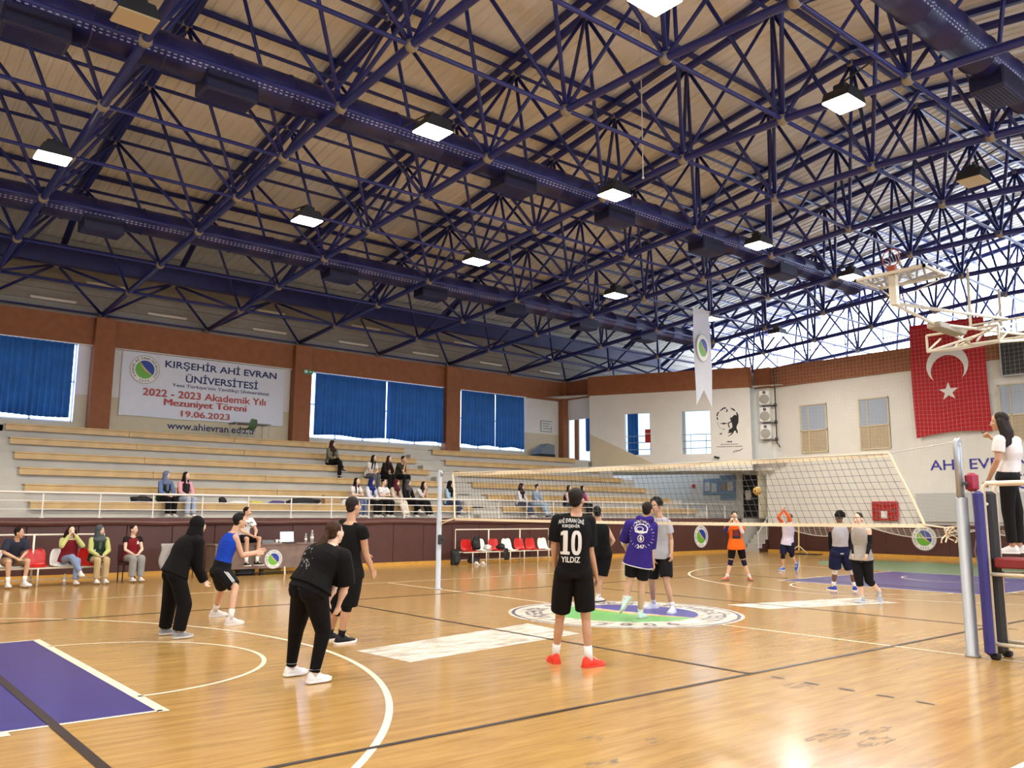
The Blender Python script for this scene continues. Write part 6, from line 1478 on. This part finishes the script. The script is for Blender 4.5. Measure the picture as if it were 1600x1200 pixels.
# ---------------------------------------------------------------- seated people
def sit(x, y, z, az, st, label, group, lean=.1, turn=0, arms='lap', legs='down', floor=.40, vox=.0095, side=0):
    s = st['s']; a = math.radians(az); F = Vector((math.cos(a), math.sin(a), 0)); R = Vector((F.y, -F.x, 0)); Z = Vector((0, 0, 1)); c = Vector((x, y, z))
    L = lambda r, f, u: c + (R * r + F * f + Z * u) * s
    J = {}; J['P'] = L(0, 0, .095)
    td = (Z * math.cos(lean) + F * math.sin(lean) + R * side).normalized()
    J['N'] = J['P'] + td * .515 * s; hd = (Z * math.cos(lean * 1.2) + F * math.sin(lean * 1.2 + .1)).normalized(); J['H'] = J['N'] + hd * .178 * s
    t = math.radians(az + turn); J['F'] = Vector((math.cos(t), math.sin(t), -.08)); J['r'] = R
    fl = floor / s
    for sd, g in (('L', -1), ('R', 1)):
        J['H' + sd] = L(g * .09, 0, .09); J['S' + sd] = J['N'] + (R * g * .17 - td * .05) * s
        J['K' + sd] = L(g * .10, .42, .085); J['A' + sd] = L(g * .10, .40, -fl + .085); J['T' + sd] = J['A' + sd] + F * .195 * s - Z * .065 * s
        J['E' + sd] = J['S' + sd] + (R * g * .035 + F * .10 - Z * .26) * s; J['W' + sd] = L(g * .05, .30, .185)
    if legs == 'cross':
        J['KR'] = L(.03, .43, .17); J['AR'] = L(-.16, .50, -.16); J['TR'] = J['AR'] + (F * .17 - Z * .10 - R * .03) * s
    if legs == 'out':
        J['AL'] = L(-.06, .62, -fl + .085); J['AR'] = L(.08, .60, -fl + .085)
        for sd in 'LR': J['T' + sd] = J['A' + sd] + F * .195 * s - Z * .065 * s
    if legs == 'wide':
        for sd, g in (('L', -1), ('R', 1)): J['K' + sd] = L(g * .2, .38, .1); J['A' + sd] = L(g * .17, .36, -fl + .085); J['T' + sd] = J['A' + sd] + (F * .19 + R * g * .05 - Z * .065) * s
        for sd, g in (('L', -1), ('R', 1)): J['E' + sd] = L(g * .24, .20, .30); J['W' + sd] = L(g * .035, .40, .16)
    if arms == 'face':
        for sd, g in (('L', -1), ('R', 1)): J['E' + sd] = J['S' + sd] + (R * g * .06 + F * .22 - Z * .13) * s; J['W' + sd] = J['H'] + (R * g * .05 + F * .10 - Z * .08) * s
    if arms == 'chin':
        J['ER'] = L(.1, .34, .28); J['WR'] = J['H'] + (R * .03 + F * .09 - Z * .17) * s; J['EL'] = L(-.12, .30, .26); J['WL'] = J['H'] + (-R * .04 + F * .10 - Z * .2) * s
    if arms == 'fold':
        for sd, g in (('L', -1), ('R', 1)): J['E' + sd] = J['S' + sd] + (R * g * .06 + F * .12 - Z * .24) * s; J['W' + sd] = L(-g * .09, .24, .32)
    return person(J, st, label, group, vox)
HELP = 'helpers on the seat row'; SPEC = 'spectators on the stand'
b, g, J = sit(-1.82, 11.60, .84, 288, dict(s=1.0, skin=SK1, hair='short', hcol='#17120f', top=dict(c='#e4e2e0', e=.026, hem=-.05, sleeve=.6, cuff=.082, flare=.03, name='t_shirt'), bottom=dict(c='#141316', len=.85, e=.02, cuff=.1), sock=dict(c='#e6e4e0', h=.25), shoe='#1a1a1c', sole='#dedbd6'), 'person in white t-shirt with large black letters sitting on the scorer\u2019s desk', 'helpers beside the court', .12, 30, 'lap', 'wide', .58, .008)
P, N, up, rs, rh = axes(J)
print_on(b, g['top'], txt_tris('NYC', .29, .13, 0, 0, .03), P.lerp(N, .73), -rs, up, M_BLACK, 'black_lettering')
SZ = .455
sit(-7.12, 11.13, SZ, 285, dict(s=.97, skin=SK1, hair='short', hcol='#16110f', top=dict(c='#2d3242', e=.024, hem=-.03, sleeve=.8, cuff=.082, name='t_shirt'), bottom=dict(c='#8d7a60', len=.85, e=.02, cuff=.09), sock=dict(c='#e0ded9', h=.3), shoe='#dcdad6'), 'person in dark slate t-shirt and beige shorts at the left end of the seat row', HELP, .42, 45, 'lap', 'wide', .42)
def vest_person(x, y, z, az, top, vest, bot, label, **k):
    st = dict(s=k.pop('s', .93), f=1, skin=SK3, hair=k.pop('hair', 'long'), hcol=k.pop('hcol', '#241812'), top=dict(c=top, e=.016, hem=-.04, sleeve=1.9, cuff=.058, name='jumper'), vest=dict(c=vest, e=.034, hem=-.08), bottom=dict(c=bot, len=1.93, e=.012, knee=.075, cuff=.07), shoe='#dcd9d4')
    return sit(x, y, z, az, st, label, k.pop('group', HELP), **k)
vest_person(-6.0, 11.13, SZ, 272, '#b7b878', '#7d1a26', '#7d8fb0', 'person in dark red vest and blue jeans covering the face with both hands', arms='face', legs='cross', lean=.12, floor=.42)
b, g, J = vest_person(-5.4, 11.13, SZ, 272, '#b9bb74', '#1f3d28', '#b5a077', 'person in grey headscarf, dark green vest and beige trousers on the seat row', hair='hijab', hcol='#4a5256', turn=35, lean=.1, floor=.42)
print_on(b, g['vest'], poly_tris([(-.05, -.02), (.03, -.02), (.03, .02), (-.05, .02)]), J['P'].lerp(J['N'], .42) - J['r'] * -.1, -J['r'], Vector((0, 0, 1)), M_PRINT, 'vest_badge', .004)
t = empty('side_chair', (-4.63, 11.35, 0), 0.0, 'plain dark chair under the person in the red vest and grey trousers', 'chair')
MB().bbox(-.22, -.22, .38, .22, .22, .43, .02).build('seat', M_MCH, t); MB().bbox(-.22, .2, .43, .22, .24, .85, .02).build('backrest', M_MCH, t)
for x in (-.19, .19):
    for y in (-.19, .2): MB().tube([(x, y, 0), (x, y, .4)], .015, 6).build('leg', M_DARK, t)
b, g, J = sit(-4.63, 11.28, SZ, 275, dict(s=.94, f=1, skin=SK3, hair='bun', hcol='#251a14', top=dict(c='#1d1416', e=.014, hem=-.03, sleeve=.35, cuff=.07, name='t_shirt'), vest=dict(c='#7c1622', e=.03, hem=-.08), bottom=dict(c='#8f8f8d', len=1.93, e=.02, knee=.085, cuff=.085), shoe='#c9c7c4'), 'person in dark red vest and grey trousers sitting alone on a dark chair', HELP, .08, 25, 'lap', 'down', .42)
print_on(b, g['vest'], poly_tris([(-.035, -.035), (.035, -.035), (.035, .035), (-.035, .035)]), J['P'].lerp(J['N'], .72) + J['r'] * -.1, -J['r'], Vector((0, 0, 1)), M_PRINT, 'vest_badge', .004)

def spect(x, k, label, top, bot, hair='long', hcol='#1b1310', vest=None, sleeve=1.9, bl=1.93, shoe='#d7d5d2', az=285, s=.93, f=1, arms='lap', legs='down', turn=15, lean=.12, e=.018, skin=SK3, cuff=None, **kw):
    st = dict(s=s, f=f, skin=skin, hair=hair, hcol=hcol, top=dict(c=top, e=e, hem=-.04, sleeve=sleeve, cuff=.075 if sleeve < 1 else .060, name='shirt' if sleeve < 1 else 'long_sleeved_top'), bottom=dict(c=bot, len=bl, e=.014, knee=.08, cuff=.075), shoe=shoe)
    if vest: st['vest'] = dict(c=vest, e=.036, hem=-.08)
    return sit(x, YK(k) + .12, ZK(k) + .02, az, st, label, SPEC, lean, turn, arms, legs, .405 if k == 0 else .475, **kw)
spect(-3.12, 0, 'person in blue-grey headscarf and dark vest on the lowest bench, beside the pink sleeves', '#5c6f98', '#121114', 'hijab', '#66708c', '#1c2b20')
spect(-2.6, 0, 'person with long dark hair, pink sleeves and pale jeans on the lowest bench', '#d79aa8', '#a9b4c6', 'longfront', vest='#23251f', turn=25)
spect(3.25, 3, 'person in sage green jacket and dark headscarf sitting alone high up', '#6c6a58', '#131215', 'hijab', '#3a2628', legs='cross', arms='lap', e=.03, shoe='#141414')
spect(4.25, 2, 'person in white t-shirt and grey bottoms, left of the three on the middle row', '#d9d6d2', '#5d5c60', 'longfront', sleeve=.7, lean=.35)
spect(4.86, 2, 'person with long auburn hair in black, middle of the three on the middle row', '#1c1716', '#161314', 'longfront', '#3a2019', lean=.35)
spect(5.45, 2, 'person in dark olive shirt, right of the three on the middle row', '#34362c', '#131316', 'short', f=0, s=.96, sleeve=.8, arms='chin', lean=.35, skin=SK1)
spect(2.72, 0, 'person with long dark hair in white t-shirt, leftmost of the row behind the railing', '#dcd9d8', '#5f6d8d', 'longfront', sleeve=.6, arms='fold')
spect(3.27, 0, 'person in deep blue headscarf and white blouse in the row behind the railing', '#d5d6e0', '#17161a', 'hijab', '#1e2a66')
spect(3.715, 0, 'person with dark tied hair in white t-shirt and black trousers, between two headscarves', '#dddbd9', '#141316', 'bun', sleeve=.65, arms='fold')
spect(4.19, 0, 'person in maroon headscarf, beige top and cream trousers in the row behind the railing', '#bfae9c', '#d8cfbe', 'hijab', '#4d1a26', legs='out')
spect(4.64, 0, 'person in dark patterned grey headscarf and black coat in the row behind the railing', '#151416', '#121214', 'hijab', '#4c4a4a', e=.03, legs='cross')
spect(5.1, 0, 'person resting the chin on both hands, white sleeves and black trousers, right of the row', '#d4d1cc', '#131316', 'longfront', arms='chin', lean=.4, legs='out', sleeve=.8)
spect(6.35, 0, 'person in black headscarf and light blue top beside the far net post', '#9ab4c4', '#3a4468', 'hijab', '#141316', legs='cross')
spect(9.55, 0, 'person in dark headscarf and white jacket with a dark strap, seen through the net', '#d3d1d4', '#3d465c', 'hijab', '#2a1d1d', legs='out')
spect(10.33, 0, 'person with tied hair in pale denim jacket and jeans, seen through the net', '#8fa0b4', '#9db0c4', 'bun', legs='out', shoe='#3c4454', e=.028)
spect(11.95, 0, 'person in black vest over a pale top, left of the two behind number 10', '#c9b0a8', '#2d3550', 'longfront', vest='#141416')
spect(12.68, 0, 'person in pink and violet top, right of the two behind number 10', '#b23a78', '#15151a', 'longfront')
